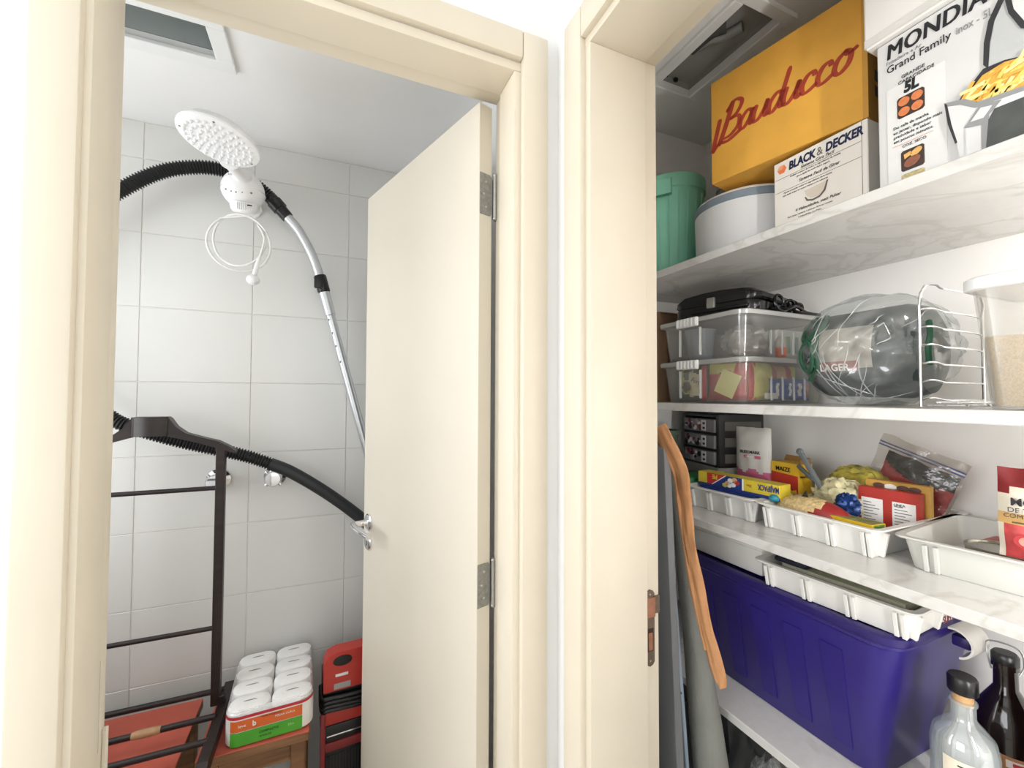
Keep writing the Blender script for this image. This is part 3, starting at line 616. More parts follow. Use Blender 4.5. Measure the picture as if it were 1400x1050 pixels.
BDW = M('cream_box_card', '#efe9e0', .55, var=.02, scale=14)
bdk = carton('mixer_box', 'cream printed hand mixer box below the yellow carton', 'box', .90, .632, Z1+.0005, .179, .10, .166, BDW)
NAVY = M('print_navy', '#1a2148', .5)
text('BLACK', .0235, NAVY, bdk, (.0335, -.0008, .1400), bold=.0009, xs=.74, shear=.12); text('&', .0235, PRINTG, bdk, (.0905, -.0008, .1400), xs=.8); text('DECKER', .0235, NAVY, bdk, (.1070, -.0008, .1400), bold=.0009, xs=.74, shear=.12)
poly(bdk, oval(.0185, .1475, .0098, .0098, 6), M('print_orange_hex', '#e8814c', .5, var=.1, scale=120), -.0004, 'printed_hexagon')
poly(bdk, [(.0085, .1475), (.0185, .1475), (.0235, .156), (.0135, .156)], M('print_light_orange', '#f3a67c', .5), -.0009, 'printed_hexagon')
for zz in (.1275, .0985, .0012): poly(bdk, [(.004, zz), (.17, zz), (.17, zz+.0006), (.004, zz+.0006)], PRINTG, -.0004, 'printed_rule')
poly(bdk, [(.1695, .002), (.1701, .002), (.1701, .164), (.1695, .164)], PRINTG, -.0004, 'printed_rule')
text('Sistema Giro Facil', .0088, DK, bdk, (.058, -.0008, .1305), shear=.3); text('Facilita a mistura de todos os ingredientes da receita', .0046, PRINTG, bdk, (.036, -.0008, .1225)); text('gira a tigela de modo facil e seguro', .0046, PRINTG, bdk, (.05, -.0008, .1165))
text('Sistema Facil de Girar', .0088, DK, bdk, (.054, -.0008, .1045), shear=.3); text('Ayuda a mezclar todos los ingredientes de la receta', .0046, PRINTG, bdk, (.022, -.0008, .0925)); text('para batir mejor en menos tiempo y sin esfuerzo', .0046, PRINTG, bdk, (.020, -.0008, .0865))
poly(bdk, [(.066, .080), (.108, .083), (.104, .068), (.094, .060), (.078, .060), (.070, .068)], M('print_bowl_beige', '#d9cdbd', .6), -.0006, 'printed_bowl')
poly(bdk, [(.066, .066), (.070, .057), (.082, .053), (.096, .055), (.106, .064), (.1115, .083), (.109, .083), (.103, .066), (.095, .0585), (.082, .0565), (.072, .060), (.068, .0665)], M('print_taupe', '#6f655d', .6), -.0009, 'printed_bowl')
text('4 Velocidades, mais Pulsar', .0082, DK, bdk, (.046, -.0008, .044), shear=.3); text('Para bater, misturar e amassar diversas receitas', .0046, PRINTG, bdk, (.03, -.0008, .036)); text('4 Velocidades, con Pulso', .0046, PRINTG, bdk, (.052, -.0008, .0290)); text('Ideal para batir, mezclar y amasar diferentes recetas', .0046, PRINTG, bdk, (.026, -.0008, .0215)); text('Para mezclas pesadas', .0046, DK, bdk, (.058, -.0008, .0145))

YC = M('yellow_carton', '#dfa53f', .62, var=.06, scale=16); RC = M('red_carton_ink', '#a83a22', .6, var=.06, scale=80)
ba = carton('panettone_carton', 'large mustard yellow carton with red script lettering under the pantry ceiling', 'carton', .858, .762, 1.9712, .308, .24, .252, YC, rz=math.radians(10.4))
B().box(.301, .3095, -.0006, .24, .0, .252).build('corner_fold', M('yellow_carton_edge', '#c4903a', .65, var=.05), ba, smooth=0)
for zz in (.055, .085): B().box(.3095, .3101, .035, .085, zz, zz+.02).build('handling_mark', BRN, ba, smooth=0)
U, V = .0312, .035
def stroke(ctrl, x0, wd=.0098, sl=.30, sc=1.0):
    pts = spline([(p[0], 0, p[1]) for p in ctrl], 6); b = B(); L_, R_ = [], []
    base = .097
    def tr(p):
        x = x0 + U*sc*(p.x + sl*p.z*.8); return Vector((x, 0, base + .014*(x/.308) + V*sc*p.z))
    q = [tr(p) for p in pts]
    for i, p in enumerate(q):
        a = q[max(0, i-1)]; c = q[min(len(q)-1, i+1)]; t_ = (c-a).normalized(); n_ = Vector((-t_.z, 0, t_.x)); w_ = wd*(.55+.45*abs(t_.z))
        if i in (0, len(q)-1): w_ *= .5
        L_.append(p+n_*w_/2); R_.append(p-n_*w_/2)
    rows = [[Vector((v.x, y, v.z)) for v in S_] for S_, y in ((L_, -.0008), (R_, -.0008), (R_, -.0001), (L_, -.0001), (L_, -.0008))]
    b.loft(rows, False, False, closed=False); return b.build('logo_stroke', RC, ba, smooth=0)
bowl = [(.72, .86), (.38, 1.02), (.0, .60), (.04, .08), (.32, .0), (.64, .42), (.80, .98)]
stem = [(.80, .98), (.70, .34), (.80, .03), (1.02, .16)]
us = [(.02, 1.0), (-.08, .45), (.02, .02), (.34, .04), (.66, .50), (.80, 1.0)]
cs = [(.72, .72), (.58, 1.0), (.22, .92), (.02, .48), (.16, .04), (.50, .02), (.96, .24)]
os_ = [(.5, 1.0), (.12, .75), (.04, .25), (.35, .0), (.72, .3), (.74, .8), (.45, 1.0), (.62, .78), (1.05, .92)]
stroke([(.30, 2.25), (.12, 1.1), (-.25, -.35)], .030, .0125); stroke([(-.1, 1.7), (.45, 2.2), (1.05, 1.9), (.85, 1.32), (.28, 1.08)], .030); stroke([(.28, 1.08), (1.0, 1.02), (1.1, .42), (.6, .02), (.02, .0)], .030)
stroke([(-.55, 1.5), (-.62, .6), (-.72, -.6)], .030, .0110); stroke([(-.72, -.6), (-.3, -.2), (.5, -.28), (1.5, .05)], .030, .0110)
x = .070
for L in 'auducco':
    if L in 'ad': stroke(bowl, x)
    if L == 'a': stroke(stem, x)
    if L == 'd': stroke([(.98, 2.15), (.78, .9), (.72, .25), (.82, .03), (1.04, .16)], x)
    if L == 'u': stroke(us, x); stroke(stem, x)
    if L == 'c': stroke(cs, x)
    if L == 'o': stroke(os_, x, sc=1.08)
    x += .0316 if L in 'aud' else .0285

cn = thing('round_canister', 'white round canister with a grey rim and white lid on the top shelf', 'canister', (1.0, .778, Z1+.0005))
B().lathe([(.119, 0), (.122, .004), (.1245, .12), (.1245, .128)], 64).build('body', M('matt_white_canister', '#dedede', .55, var=.015), cn)
B().lathe([(.1245, .128), (.1262, .130), (.1262, .145), (.1245, .147)], 64, cap0=False, cap1=False).build('rim', M('blue_grey_rim', '#7d8a94', .45, var=.02), cn)
B().lathe([(.1245, .147), (.121, .153), (.10, .163), (.05, .170), (.0005, .171)], 64, cap0=False).build('lid', WPLAST2, cn)
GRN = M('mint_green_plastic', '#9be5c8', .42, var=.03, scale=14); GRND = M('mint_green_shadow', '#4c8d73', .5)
gb = thing('mint_green_bin', 'mint green ribbed plastic bin at the dark end of the top shelf', 'bin', (.99, 1.035, Z1+.006), rz=-.15)
NB = 32
def binr(r, z, fl=.0): return [Vector(((r + fl*((k % 2)*2-1))*math.cos(2*PI*k/NB), (r + fl*((k % 2)*2-1))*math.sin(2*PI*k/NB), z)) for k in range(NB)]
b = B(); b.loft([binr(.080, 0), binr(.083, .006, .0008), binr(.096, .265, .0012), binr(.097, .268), binr(.101, .270), binr(.102, .305), binr(.100, .310), binr(.096, .308), binr(.093, .27), binr(.078, .006)], True, True); b.build('body', GRN, gb, smooth=25)
a0 = math.radians(222)
b = B(); Rm = Matrix.Rotation(a0+PI/2, 4, 'Z') @ Matrix.Translation((0, -.1035, .262)); b.box(-.025, .025, -.004, .012, -.018, .032, bev=.003, mat=Rm); b.build('handle_tab', GRN, gb)
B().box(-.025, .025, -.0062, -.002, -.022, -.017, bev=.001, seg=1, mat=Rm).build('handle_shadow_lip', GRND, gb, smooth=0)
for k in range(10):
    a = a0 + (k-4.5)*.3
    B().box(-.0015, .0015, -.002, .003, 0, .25, bev=.0006, seg=1, mat=Matrix.Rotation(a+PI/2, 4, 'Z') @ Matrix.Translation((0, -.0825, .008)) @ Matrix.Rotation(math.atan(.013/.25), 4, 'X')).build('rib', GRN, gb, smooth=0)
tag(B().box(.845, 1.05, .925, 1.13, Z1+.0002, Z1+.0055, bev=.0015, seg=1).build('black_tray_mat', BLACKP, smooth=0), 'thin black mat under the mint green bin', 'mat')
BAGG = MCLEAR('grey_clear_bag', '#c9cdce', .66, .12, .16, bump=1.0, bscale=32, dist=.30)
b = B(); crumple(b, (0, 0, .17), .068, .066, .18, .16, 3, 40, 28, zmin=.0005); bgp = b.build('bag_film', BAGG)
pb = thing('plastic_bag', 'crumpled clear plastic bag wedged behind the canister and yellow carton', 'bag', (1.145, .930, Z1+.0005)); bgp.parent = pb
B().tube(spline([(0, 0, .33), (.01, 0, .36), (.02, .01, .39)], 4), [.012, .009, .006, .005, .006, .01, .016, .02, .022], 12).build('twisted_neck', BAGG, pb)

# ---------------------------------------------------------------- second shelf
KRAFT = M('kraft_card', '#8a6c52', .75, var=.06, scale=20)
kb = thing('kraft_carton', 'brown kraft carton in the corner behind the clear boxes', 'carton', (1.03, 1.085, Z2+.0005))
B().box(-.10, .10, -.055, .055, 0, .275, bev=.001, seg=1).build('box_body', KRAFT, kb, smooth=0)
B().box(-.10, .10, -.054, .0, .2752, .278, bev=.0005, seg=1, mat=Matrix.Rotation(.03, 4, 'X')).build('flap', KRAFT, kb, smooth=0)
B().box(-.06, .06, -.0556, -.055, .05, .22).build('tape', M('brown_tape', '#6b5138', .3), kb, smooth=0)

CLR = MCLEAR('clear_polypropylene', '#f0f0ee', .93, .07, .12)
CLRL = MCLEAR('milky_lid', '#e6e6e3', .55, .10, .15)
LATCH = M('white_latch', '#f0f0ee', .3, var=.01)
def clear_box(label, x0, x1, y0, y1, z, h):
    t = thing('clear_storage_box', label, 'storage box', ((x0+x1)/2, (y0+y1)/2, z), group='clear lidded boxes')
    W, D = (x1-x0)/2, (y1-y0)/2
    R = lambda g, zz, r=.03: rrect(-W-g, W+g, -D-g, D+g, r, zz, 5)
    B().loft([R(-.014, 0, .022), R(-.012, .003, .026), R(-.001, h-.016), R(.004, h-.014), R(.004, h-.010), R(-.0025, h-.010), R(-.0135, .005, .025), R(-.015, .003, .02)]).build('tub', CLR, t)
    B().loft([R(.003, h-.010), R(.007, h-.012), R(.008, h-.002), R(.004, h+.0005), R(-.010, h+.0008), R(-.014, h-.003, .025)], True, True).build('lid', CLRL, t)
    lt = B().box(-W-.014, -W-.006, -.012, .062, h-.024, h+.001, bev=.003).build('latch', LATCH, t)
    for k in range(6): B().box(-W-.0165, -W-.012, -.0095+k*.0122, -.0015+k*.0122, h-.022, h-.001, bev=.0015, seg=1).build('latch_rib', LATCH, lt, smooth=0)
    for yy in (-.012, .058): B().box(-W-.004, -W+.004, yy, yy+.004, .012, h-.026, bev=.001, seg=1).build('corner_rib', CLRL, t, smooth=0)
    for k in range(4): B().box(-.06+k*.042-.002, -.06+k*.042+.002, -D+.004, -D+.009, .008, h*.6, bev=.001, seg=1).build('side_rib', CLRL, t, smooth=0)
    return t
HB = .113
clear_box('lower clear lidded box full of colourful food packets', .902, 1.225, .712, .992, Z2+.0005, HB)
clear_box('upper clear lidded box holding cups and bags below the black grill', .902, 1.225, .712, .992, Z2+HB+.0018, HB)
# contents of the lower box
def packet(name, label, w, h, t_, loc, rz, mats, mfn, rx=0., seed=0, group=None, ry=0.):
    t = thing(name, label, 'packet', loc, rz, group, rx, ry)
    pouch('film', w, h, t_, mats, mfn, t, seed=seed, wr=.0015); return t
SAGE = M('pack_dark_green', '#3d5a45', .4, var=.1); LIME = M('pack_lime', '#c5c35c', .4, var=.1); CREAMP = M('pack_cream', '#e6dfbf', .45, var=.05)
REDK = M('pack_red', '#cf3a34', .35, var=.08); YEL = M('pack_yellow', '#e9df79', .45, var=.06); BLU = M('pack_blue', '#3e5fae', .35, var=.08); PEACH = M('pack_peach', '#d9a77c', .5, var=.2, scale=120)
COFF = M('pack_coffee', '#5d4238', .4, var=.2, scale=120); PKR = M('pack_pinkred', '#b8464c', .4, var=.25, scale=100); WHT = M('pack_white', '#efece6', .4, var=.03)
f1 = packet('coffee_packet', 'green and cream packet with a coffee cup picture in the lower clear box', .098, .094, .030, (.948, .912, Z2+.008), FACE, [SAGE, LIME, CREAMP, COFF, REDK],
    lambda u, v: 3 if (u-.40)**2*1.1+(v-.38)**2 < .028 else 1 if (u-.40)**2*1.1+(v-.38)**2 < .045 else 4 if u > .90-.12*abs(v-.4) else 2 if (u > .5 and abs(v-.45) < .38-.2*(u-.5)) else 1 if abs(u-.28-.2*math.sin(v*6)*.3) < .07 and v > .5 else 0, seed=1)
text('Fort', .018, DK, f1, (.008, -.017, .052), shear=.3, ry=.35)
f2 = packet('red_packet', 'bright red snack packet behind the yellow note in the lower clear box', .115, .097, .030, (.966, .800, Z2+.008), FACE+.30, [REDK, YEL, COFF], lambda u, v: 1 if v > .82-.5*abs(u-.45) and u < .6 and v > .72 else 2 if (u-.38)**2+(v-.82)**2 < .014 else 0, seed=2)
f3 = thing('yellow_note', 'pale yellow paper note tilted against the red packet', 'note', (.934, .800, Z2+.012), FACE+.20)
B().box(-.026, .026, -.0012, 0, 0, .062, mat=Matrix.Translation((0, 0, .010)) @ Matrix.Rotation(.42, 4, 'Y')).build('paper', M('pale_yellow_paper', '#f1eba0', .7, var=.02), f3, smooth=0)
f4 = packet('yellow_packet', 'yellow and green soft packet in the middle of the lower clear box', .10, .096, .03, (1.015, .757, Z2+.009), .10, [YEL, LIME, REDK], lambda u, v: 1 if u > .82 else 2 if u < .1 else 0, seed=3)
f5 = packet('blue_packet', 'blue packet lying low against the side of the lower clear box', .155, .056, .022, (1.105, .742, Z2+.008), .0, [BLU, WHT, PKR], lambda u, v: 1 if (abs(v-.5) < .28 and (int(u*11) % 3 == 1) and .12 < u < .75) else 2 if (u > .82 and abs(v-.5) < .3) else 0, seed=4)
f6 = packet('grain_packet', 'red and beige speckled packet standing behind the blue one', .145, .094, .03, (1.12, .785, Z2+.008), .0, [PKR, PEACH, LIME], lambda u, v: 1 if .36 < u < .62 else 2 if u > .8 else 0, seed=5)
tag(B().box(1.005, 1.045, .7295, .7385, Z2+.012, Z2+.027, bev=.001, seg=1, mat=None).build('white_tag', WHT, smooth=0), 'small white card lying at the bottom of the lower clear box', 'card')
# contents of the upper box
ZU = Z2+HB+.0070
gc = thing('grey_cup', 'blue grey plastic cup behind the front of the upper clear box', 'cup', (.965, .90, ZU)); B().lathe([(.028, 0), (.030, .002), (.040, .082), (.0385, .083), (.028, .005)], 28, cap1=False).build('body', M('blue_grey_plastic', '#7e8894', .4), gc); B().lathe([(.0405, .078), (.0415, .081), (.0405, .084)], 28, cap0=False, cap1=False).build('rim', M('blue_grey_plastic'), gc)
cb = thing('crumpled_bag', 'crumpled clear bag inside the upper clear box', 'bag', (1.02, .80, ZU)); b = B(); crumple(b, (0, 0, .042), .06, .055, .045, .2, 9, 36, 20, zmin=.0005); b.build('bag_film', MCLEAR('bag_film_light', '#e6e2dd', .62, .14, .14, bump=1.0, bscale=50, dist=.30), cb); b = B(); crumple(b, (.0, 0, .03), .04, .035, .026, .15, 4, 24, 14, zmin=.001); b.build('contents', M('pink_beige', '#cfa99b', .7, var=.15, scale=60), cb)
oc = thing('orange_capped_bottle', 'small clear bottle with an orange base in the upper clear box', 'bottle', (1.075, .742, ZU)); B().lathe([(.011, 0), (.013, .002), (.013, .024)], 20).build('orange_base', M('orange_plastic', '#f0642f', .4), oc); B().lathe([(.0135, .024), (.0135, .04), (.008, .052), (.002, .056)], 20, cap0=False).build('clear_top', MCLEAR('frosted', '#f5e3d6', .35, .1, .2), oc)
gs = thing('slotted_caddy', 'small slotted translucent caddy in the upper clear box', 'caddy', (1.135, .775, ZU)); 
b = B(); b.loft([rrect(-.06, .06, -.025, .025, .01, 0), rrect(-.065, .065, -.028, .028, .01, .072), rrect(-.063, .063, -.026, .026, .01, .072), rrect(-.058, .058, -.023, .023, .01, .003)]); b.build('body', MCLEAR('caddy_milky', '#dadcd9', .35, .08), gs)
for k, cl in enumerate(('#5f9a78', '#6d7c79', '#8b9a98')): B().box(-.034+k*.034, -.020+k*.034, -.0305, -.0285, .012, .055, bev=.001, seg=1).build('slot', M('slot_%d' % k, cl, .5), gs, smooth=0)

GRL = M('black_gloss', '#0f0f10', .22, var=.05)
gr = thing('electric_grill', 'flat black electric grill with silver latch on top of the clear boxes', 'grill', (.955, .838, Z2+2*HB+.0040), FACE+math.radians(13))
def gl(w_, d_, z): return rrect(-w_, w_, -.02, d_, .03, z, 5)
B().loft([gl(.110, .20, 0), gl(.117, .205, .006), gl(.117, .205, .026), gl(.112, .20, .031)]).build('lower_shell', GRL, gr)
B().loft([gl(.112, .20, .033), gl(.117, .205, .038), gl(.115, .203, .050), gl(.095, .18, .062), gl(.05, .12, .066)]).build('upper_shell', GRL, gr)
B().box(-.012, .010, -.026, -.018, .022, .050, bev=.002).build('silver_latch', STEEL, gr)
B().box(-.060, .095, -.028, -.012, .012, .020, bev=.003).build('handle_bar', GRL, gr)
cd = thing('power_cord', 'black power cord bundled on the lid beside the grill', 'cord', (1.085, .742, Z2+2*HB+.0040))
for k, (ox, oy, rx_, rz_, tl) in enumerate(((-.042, -.020, .018, .020, .2), (.0, -.012, .020, .015, -.5), (.022, -.016, .022, .017, .6), (.045, -.010, .016, .013, -.2))):
    B().tube([(ox+rx_*math.cos(2*PI*q/24), oy+tl*rz_*math.sin(2*PI*q/24), .0045+rz_+rz_*math.sin(2*PI*q/24)) for q in range(24)], .0038, 8, closed=True).build('loop', GRL, cd)
B().tube(spline([(-.06, -.01, .012), (-.03, -.03, .008), (.01, -.026, .018), (.05, -.024, .008), (.09, -.02, .006)], 6), .0038, 8).build('strand', GRL, cd)
B().box(.03, .11, -.028, -.002, .001, .008, bev=.002).build('plug_bundle', GRL, cd)
wt = thing('white_tray_lid', 'white plate with a dark strip lying behind the power cord', 'plate', (1.190, .87, Z2+2*HB+.0040)); B().box(-.05, .05, -.10, .06, .0, .030, bev=.005).build('slab', WPLAST2, wt); B().box(-.0505, .02, -.1012, -.1, .012, .022).build('strip', M('grey_strip', '#6c6d6d', .4), wt, smooth=0)

# the beer pack in its bag
bp_ = thing('bagged_beer_pack', 'dark can pack printed LAGER wrapped in a crumpled clear bag', 'bag', (1.015, .508, Z2+.0006), FACE+.12)
CAN = M('dark_green_grey_pack', '#303a38', .45, var=.12, scale=14)
def canr(x, r): return [Vector((x, .0+r*1.0*math.cos(2*PI*k/36), .105+r*.98*math.sin(2*PI*k/36))) for k in range(36)]
B().loft([canr(-.098, .055), canr(-.094, .074), canr(-.075, .088), canr(.06, .092), canr(.088, .082), canr(.098, .06)]).build('pack', CAN, bp_)
def on_can(x, a, r=.0935): return Vector((x, -r*math.cos(a), .105+r*.98*math.sin(a)))
def canpatch(nm, x0, x1, a0_, a1_, mat, r=.0935, nu=8, nv=8):
    b = B(); b.grid(lambda u, v: on_can(x0+(x1-x0)*u, a0_+(a1_-a0_)*v, r), nu, nv); return b.build(nm, mat, bp_)
canpatch('silver_panel', -.058, .030, -.36, .55, M('pack_silver', '#b0a79c', .35, .2, var=.25, scale=40))
canpatch('red_band', -.058, .008, -.42, -.20, M('pack_dull_red', '#9c5d55', .45), .0942)
text('LAGER', .0195, PAPERW, bp_, (-.055, -.0925, .0685), rx=PI/2+.25, bold=.0003, xs=.86)
LOOPG = M('dark_green_ring', '#1d5238', .45, var=.08)
def can_rad(x): return .0955 if -.075 < x < .06 else (.0955-(-.075-x)*.9 if x <= -.075 else .0955-(x-.06)*.6)
def can_ring(xc, ac, rx_, ra_, n=30): B().tube([on_can(xc+rx_*math.cos(2*PI*k/n), ac+ra_*math.sin(2*PI*k/n), can_rad(xc+rx_*math.cos(2*PI*k/n))) for k in range(n)], .0048, 8, closed=True).build('green_ring', LOOPG, bp_)
can_ring(-.082, .66, .018, .34); can_ring(-.084, -.06, .017, .36)
B().tube(spline([on_can(-.058, 1.0, .096), on_can(-.056, .6, .096), on_can(-.064, .28, .096), on_can(-.060, .0, .096), on_can(-.062, -.35, .096), on_can(-.082, -.62, .092)], 6), .0045, 8).build('green_ring', LOOPG, bp_)
B().tube(spline([on_can(.105, .55, .085), on_can(.110, .25, .088), on_can(.108, -.05, .088), on_can(.106, -.4, .082)], 6), .0048, 8).build('green_ring', LOOPG, bp_)
b = B(); crumple(b, (0, 0, .110), .128, .118, .114, .085, 11, 96, 60, zmin=.0002, freq=2.2); b.build('clear_bag', MCLEAR('crinkled_bag', '#dfe3e3', .88, .09, .13, bump=1.0, bscale=30, dist=.40), bp_)
CRS = MCLEAR('bag_crease', '#eef1f1', .55, .10, .15); rc = random.Random(12)
for k in range(26):
    if k < 11: p0c, p1c = Vector((rc.uniform(-.02, .04), -1, -.98+.1*rc.random())), Vector((rc.uniform(-.10, .11), -1, rc.uniform(-.75, .2)))
    else:
        cxk, czk = rc.uniform(-.07, .09), rc.uniform(-.3, .8); ak = rc.uniform(.3, 1.3); lk = rc.uniform(.12, .45)
        p0c, p1c = Vector((cxk-.06*lk*math.cos(ak), -1, czk-lk*math.sin(ak))), Vector((cxk+.06*lk*math.cos(ak), -1, min(.97, czk+lk*math.sin(ak))))
    pp = []
    for q in range(9):
        t_q = q/8; xx = p0c.x+(p1c.x-p0c.x)*t_q + .004*math.sin(t_q*5+k); zz = max(-.985, min(.97, p0c.z+(p1c.z-p0c.z)*t_q)); rem = max(.02, 1-zz*zz-(xx/.125)**2)
        pp.append((xx, -.1165*math.sqrt(rem), max(.002, .110+.112*zz)))
    B().tube(pp, [.0002, .0005, .0008, .0010, .0010, .0009, .0007, .0004, .0002], 6).build('crease', CRS, bp_)
b = B(); b.prism([(-.022, .018), (.022, .018), (.010, .002), (.0, .001)], -.117, -.113); b.build('bag_knot', MCLEAR('crinkled_bag'), bp_)

# wire rack
rk = thing('wire_rack', 'chrome wire rack standing on end between bagged pack and rice tub', 'rack', (.885, .378, Z2+.0005))
WR = .0016
def wire(pts, nm='wire', r=WR): return B().tube(pts, r, 8).build(nm, CHROME, rk)
for dx in (0., .21): wire([(dx, 0, .002), (dx, 0, .165), (dx, -.002, .186), (dx+(.012 if dx == 0 else -.012), -.003, .2)], 'upright', .0023)
for k in range(7):
    z = .012 + k*.0295
    q = [(0., 0, z), (.014, -.003, z+.003), (.03, -.004, z+.004), (.045, -.006, z+.002), (.06, -.008, z), (.11, -.010, z), (.16, -.008, z), (.21, 0, z)] if k < 6 else [(.006, -.003, .196), (.02, -.004, .202), (.04, -.006, .203), (.05, -.007, .199), (.07, -.008, .198), (.12, -.010, .198), (.2, -.004, .198)]
    wire(spline(q, 4))
for k in range(3): wire([(.02+k*.07, .0, .004), (.02+k*.07, -.05, .004)], 'base_wire')
for yy in (-.02, -.045): wire([(0, yy, .009), (.21, yy, .009)], 'base_wire')
# rice tub
rt = thing('rice_tub', 'tall clear tub half filled with raw rice and a white lid', 'container', (.863, .308, Z2+.0005), FACE)
def tr(g, z, r=.022): return rrect(-g, .20+g, -g, .17+g, r, z, 5)
B().loft([tr(-.010, 0, .018), tr(-.009, .003, .02), tr(.004, .175), tr(.008, .176), tr(.008, .180), tr(.0025, .180), tr(-.0105, .004, .018), tr(-.012, .003, .016)]).build('tub', MCLEAR('tub_plastic', '#e9e8e5', .84, .07, .14), rt)
RICE = M('raw_rice', '#e3c690', .7, var=.22, scale=420, bump=.8, bscale=500)
def rq(g, z, r=.02): return rrect(-g, .20+g, -g, .17+g, r, z, 5)
ro = B().loft([rq(-.0125, .0045), rq(-.0075, .085), rq(-.005, .104), rq(-.02, .1045)]).build('rice', RICE, rt); ro['kind'] = 'stuff'
B().loft([tr(.009, .172, .026), tr(.012, .173, .026), tr(.012, .188, .026), tr(.006, .192, .024), tr(-.015, .193, .02)]).build('lid', WPLAST, rt)

# ---------------------------------------------------------------- third shelf
def tray(label, loc, rz, L, W, H, mat, ribs=(.07, .11, .345, .385, .63, .67, .90, .94), wall=.0022, group='plastic trays on the food shelf', side_ribs=(.10, .45, .8), name='plastic_tray'):
    """open tray; local x along the front from 0..L, local y 0..W depth"""
    t = thing(name, label, 'tray', loc, FACE+rz, group); f = .013
    R = lambda g, z, r=.016: rrect(-g, L+g, -g, W+g, r, z, 4)
    B().loft([R(-f, 0), R(-f+.001, .002), R(-.004, H-.010), R(-.004, H-.004), R(.006, H-.004), R(.0075, H-.002), R(.0065, H), R(-.004, H), R(-.0065, H-.004), R(-f-.0015, .004), R(-f-.003, .003)]).build('tub', mat, t)
    sl = math.atan((f-.004)/(H-.01))
    for u in ribs: B().box(-.0035, .0035, -.0050, .004, .001, H-.008, bev=.001, seg=1, mat=Matrix.Translation((L*u, f-.0015, 0)) @ Matrix.Rotation(sl, 4, 'X')).build('rib', mat, t, smooth=0)
    for u in side_ribs: B().box(-.004, .0065, -.0035, .0035, .001, H-.008, bev=.001, seg=1, mat=Matrix.Translation((L-f+.0015, W*u, 0)) @ Matrix.Rotation(sl, 4, 'Y')).build('rib', mat, t, smooth=0)
    return t
TRAYC = MCLEAR('translucent_white_tray', '#e9e8e4', .18, .06, .3)
tray('translucent white tray holding the cling film box beside the tan cloth', (.908, .902, Z3+.0005), math.radians(3), .196, .145, .056, TRAYC)
tray('bright white ribbed tray full of food packets in the middle of the shelf', (.918, .695, Z3+.0005), 0., .235, .325, .055, TRAYW)
tray('greyish white tray with the tomato sauce pouch at the right', (.930, .433, Z3+.0005), math.radians(6), .34, .27, .055, TRAYG, ribs=(.10, .14, .9))

DG = M('dull_green_plastic', '#5a6b5c', .5, var=.06)
bk = thing('green_bucket', 'dim grey green bucket at the dark back of the food shelf', 'bucket', (.985, 1.078, Z3+.0005)); B().lathe([(.036, 0), (.040, .004), (.050, .185), (.048, .186), (.038, .006)], 32, cap1=False).build('body', DG, bk); B().lathe([(.050, .178), (.0535, .180), (.0535, .190), (.049, .191)], 32, cap0=False, cap1=False).build('rim', DG, bk)
gl_ = thing('lidded_tub', 'dark green lidded tub corner behind the tan cloth', 'container', (.968, .968, Z3+.0005)); B().lathe([(.04, 0), (.05, .002), (.055, .05)], 28).build('tub', MCLEAR('tub_plastic'), gl_); B().lathe([(.055, .05), (.0575, .051), (.0575, .068), (.05, .072), (.0, .072)], 28, cap0=False).build('lid', M('dark_green_plastic', '#1f6a3c', .4), gl_)
# drawer unit
dr = thing('drawer_organizer', 'small black three drawer organizer with patterned fronts', 'organizer', (1.075, 1.075, Z3+.0006), FACE-.22)
DWd, DH = .175, .245
b = B(); b.box(0, .012, 0, .15, .09, DH, bev=.002, seg=1); b.box(DWd-.012, DWd, 0, .15, .09, DH, bev=.002, seg=1)
for z in (.09, .137, .184, .236): b.box(.012, DWd-.012, 0, .15, z, z+.006)
b.box(.012, DWd-.012, .144, .15, .096, DH); b.build('case', BLACKP, dr, smooth=0)
b = B(); b.box(.0, DWd, 0.0, .15, 0.0, .0895, bev=.002, seg=1); b.build('base_unit', M('base_grey', '#8e8c88', .6), dr, smooth=0)
FRN = M('grey_drawer_front', '#807f83', .4, var=.04); BLOT = [M('blot_dark', '#241a20', .5), M('blot_pink', '#a98fa0', .5), M('blot_red', '#7d2730', .5), M('blot_white', '#e3e0e2', .5)]
for k in range(3):
    z = .097 + k*.047; dw = B().box(.013, DWd-.013, -.006, .12, z, z+.038, bev=.0015, seg=1).build('drawer', FRN, dr, smooth=0); rq_ = random.Random(20+k)
    for j in range(16):
        cx_ = .024+rq_.random()*.075; cz_ = z+.006+rq_.random()*.026; B().prism(oval(cx_, cz_, .004+.006*rq_.random(), .003+.006*rq_.random(), 10, rot=rq_.random()*3), -.0064-.0002*(j % 5), -.0058).build('printed_blot', BLOT[j % 4], dw, smooth=0)
    B().box(.104, .125, -.0072, -.006, z+.003, z+.035).build('printed_strip', BLOT[3], dw, smooth=0)
    for q in (.010, .024): B().box(.112, .122, -.0078, -.0072, z+q-.002, z+q+.004).build('printed_strip', BLOT[0], dw, smooth=0)
for k in range(3): B().box(DWd-.0002, DWd+.0008, .02, .14, .103+k*.047, .129+k*.047).build('side_window', M('side_window_grey', '#55544f', .4), dr, smooth=0)
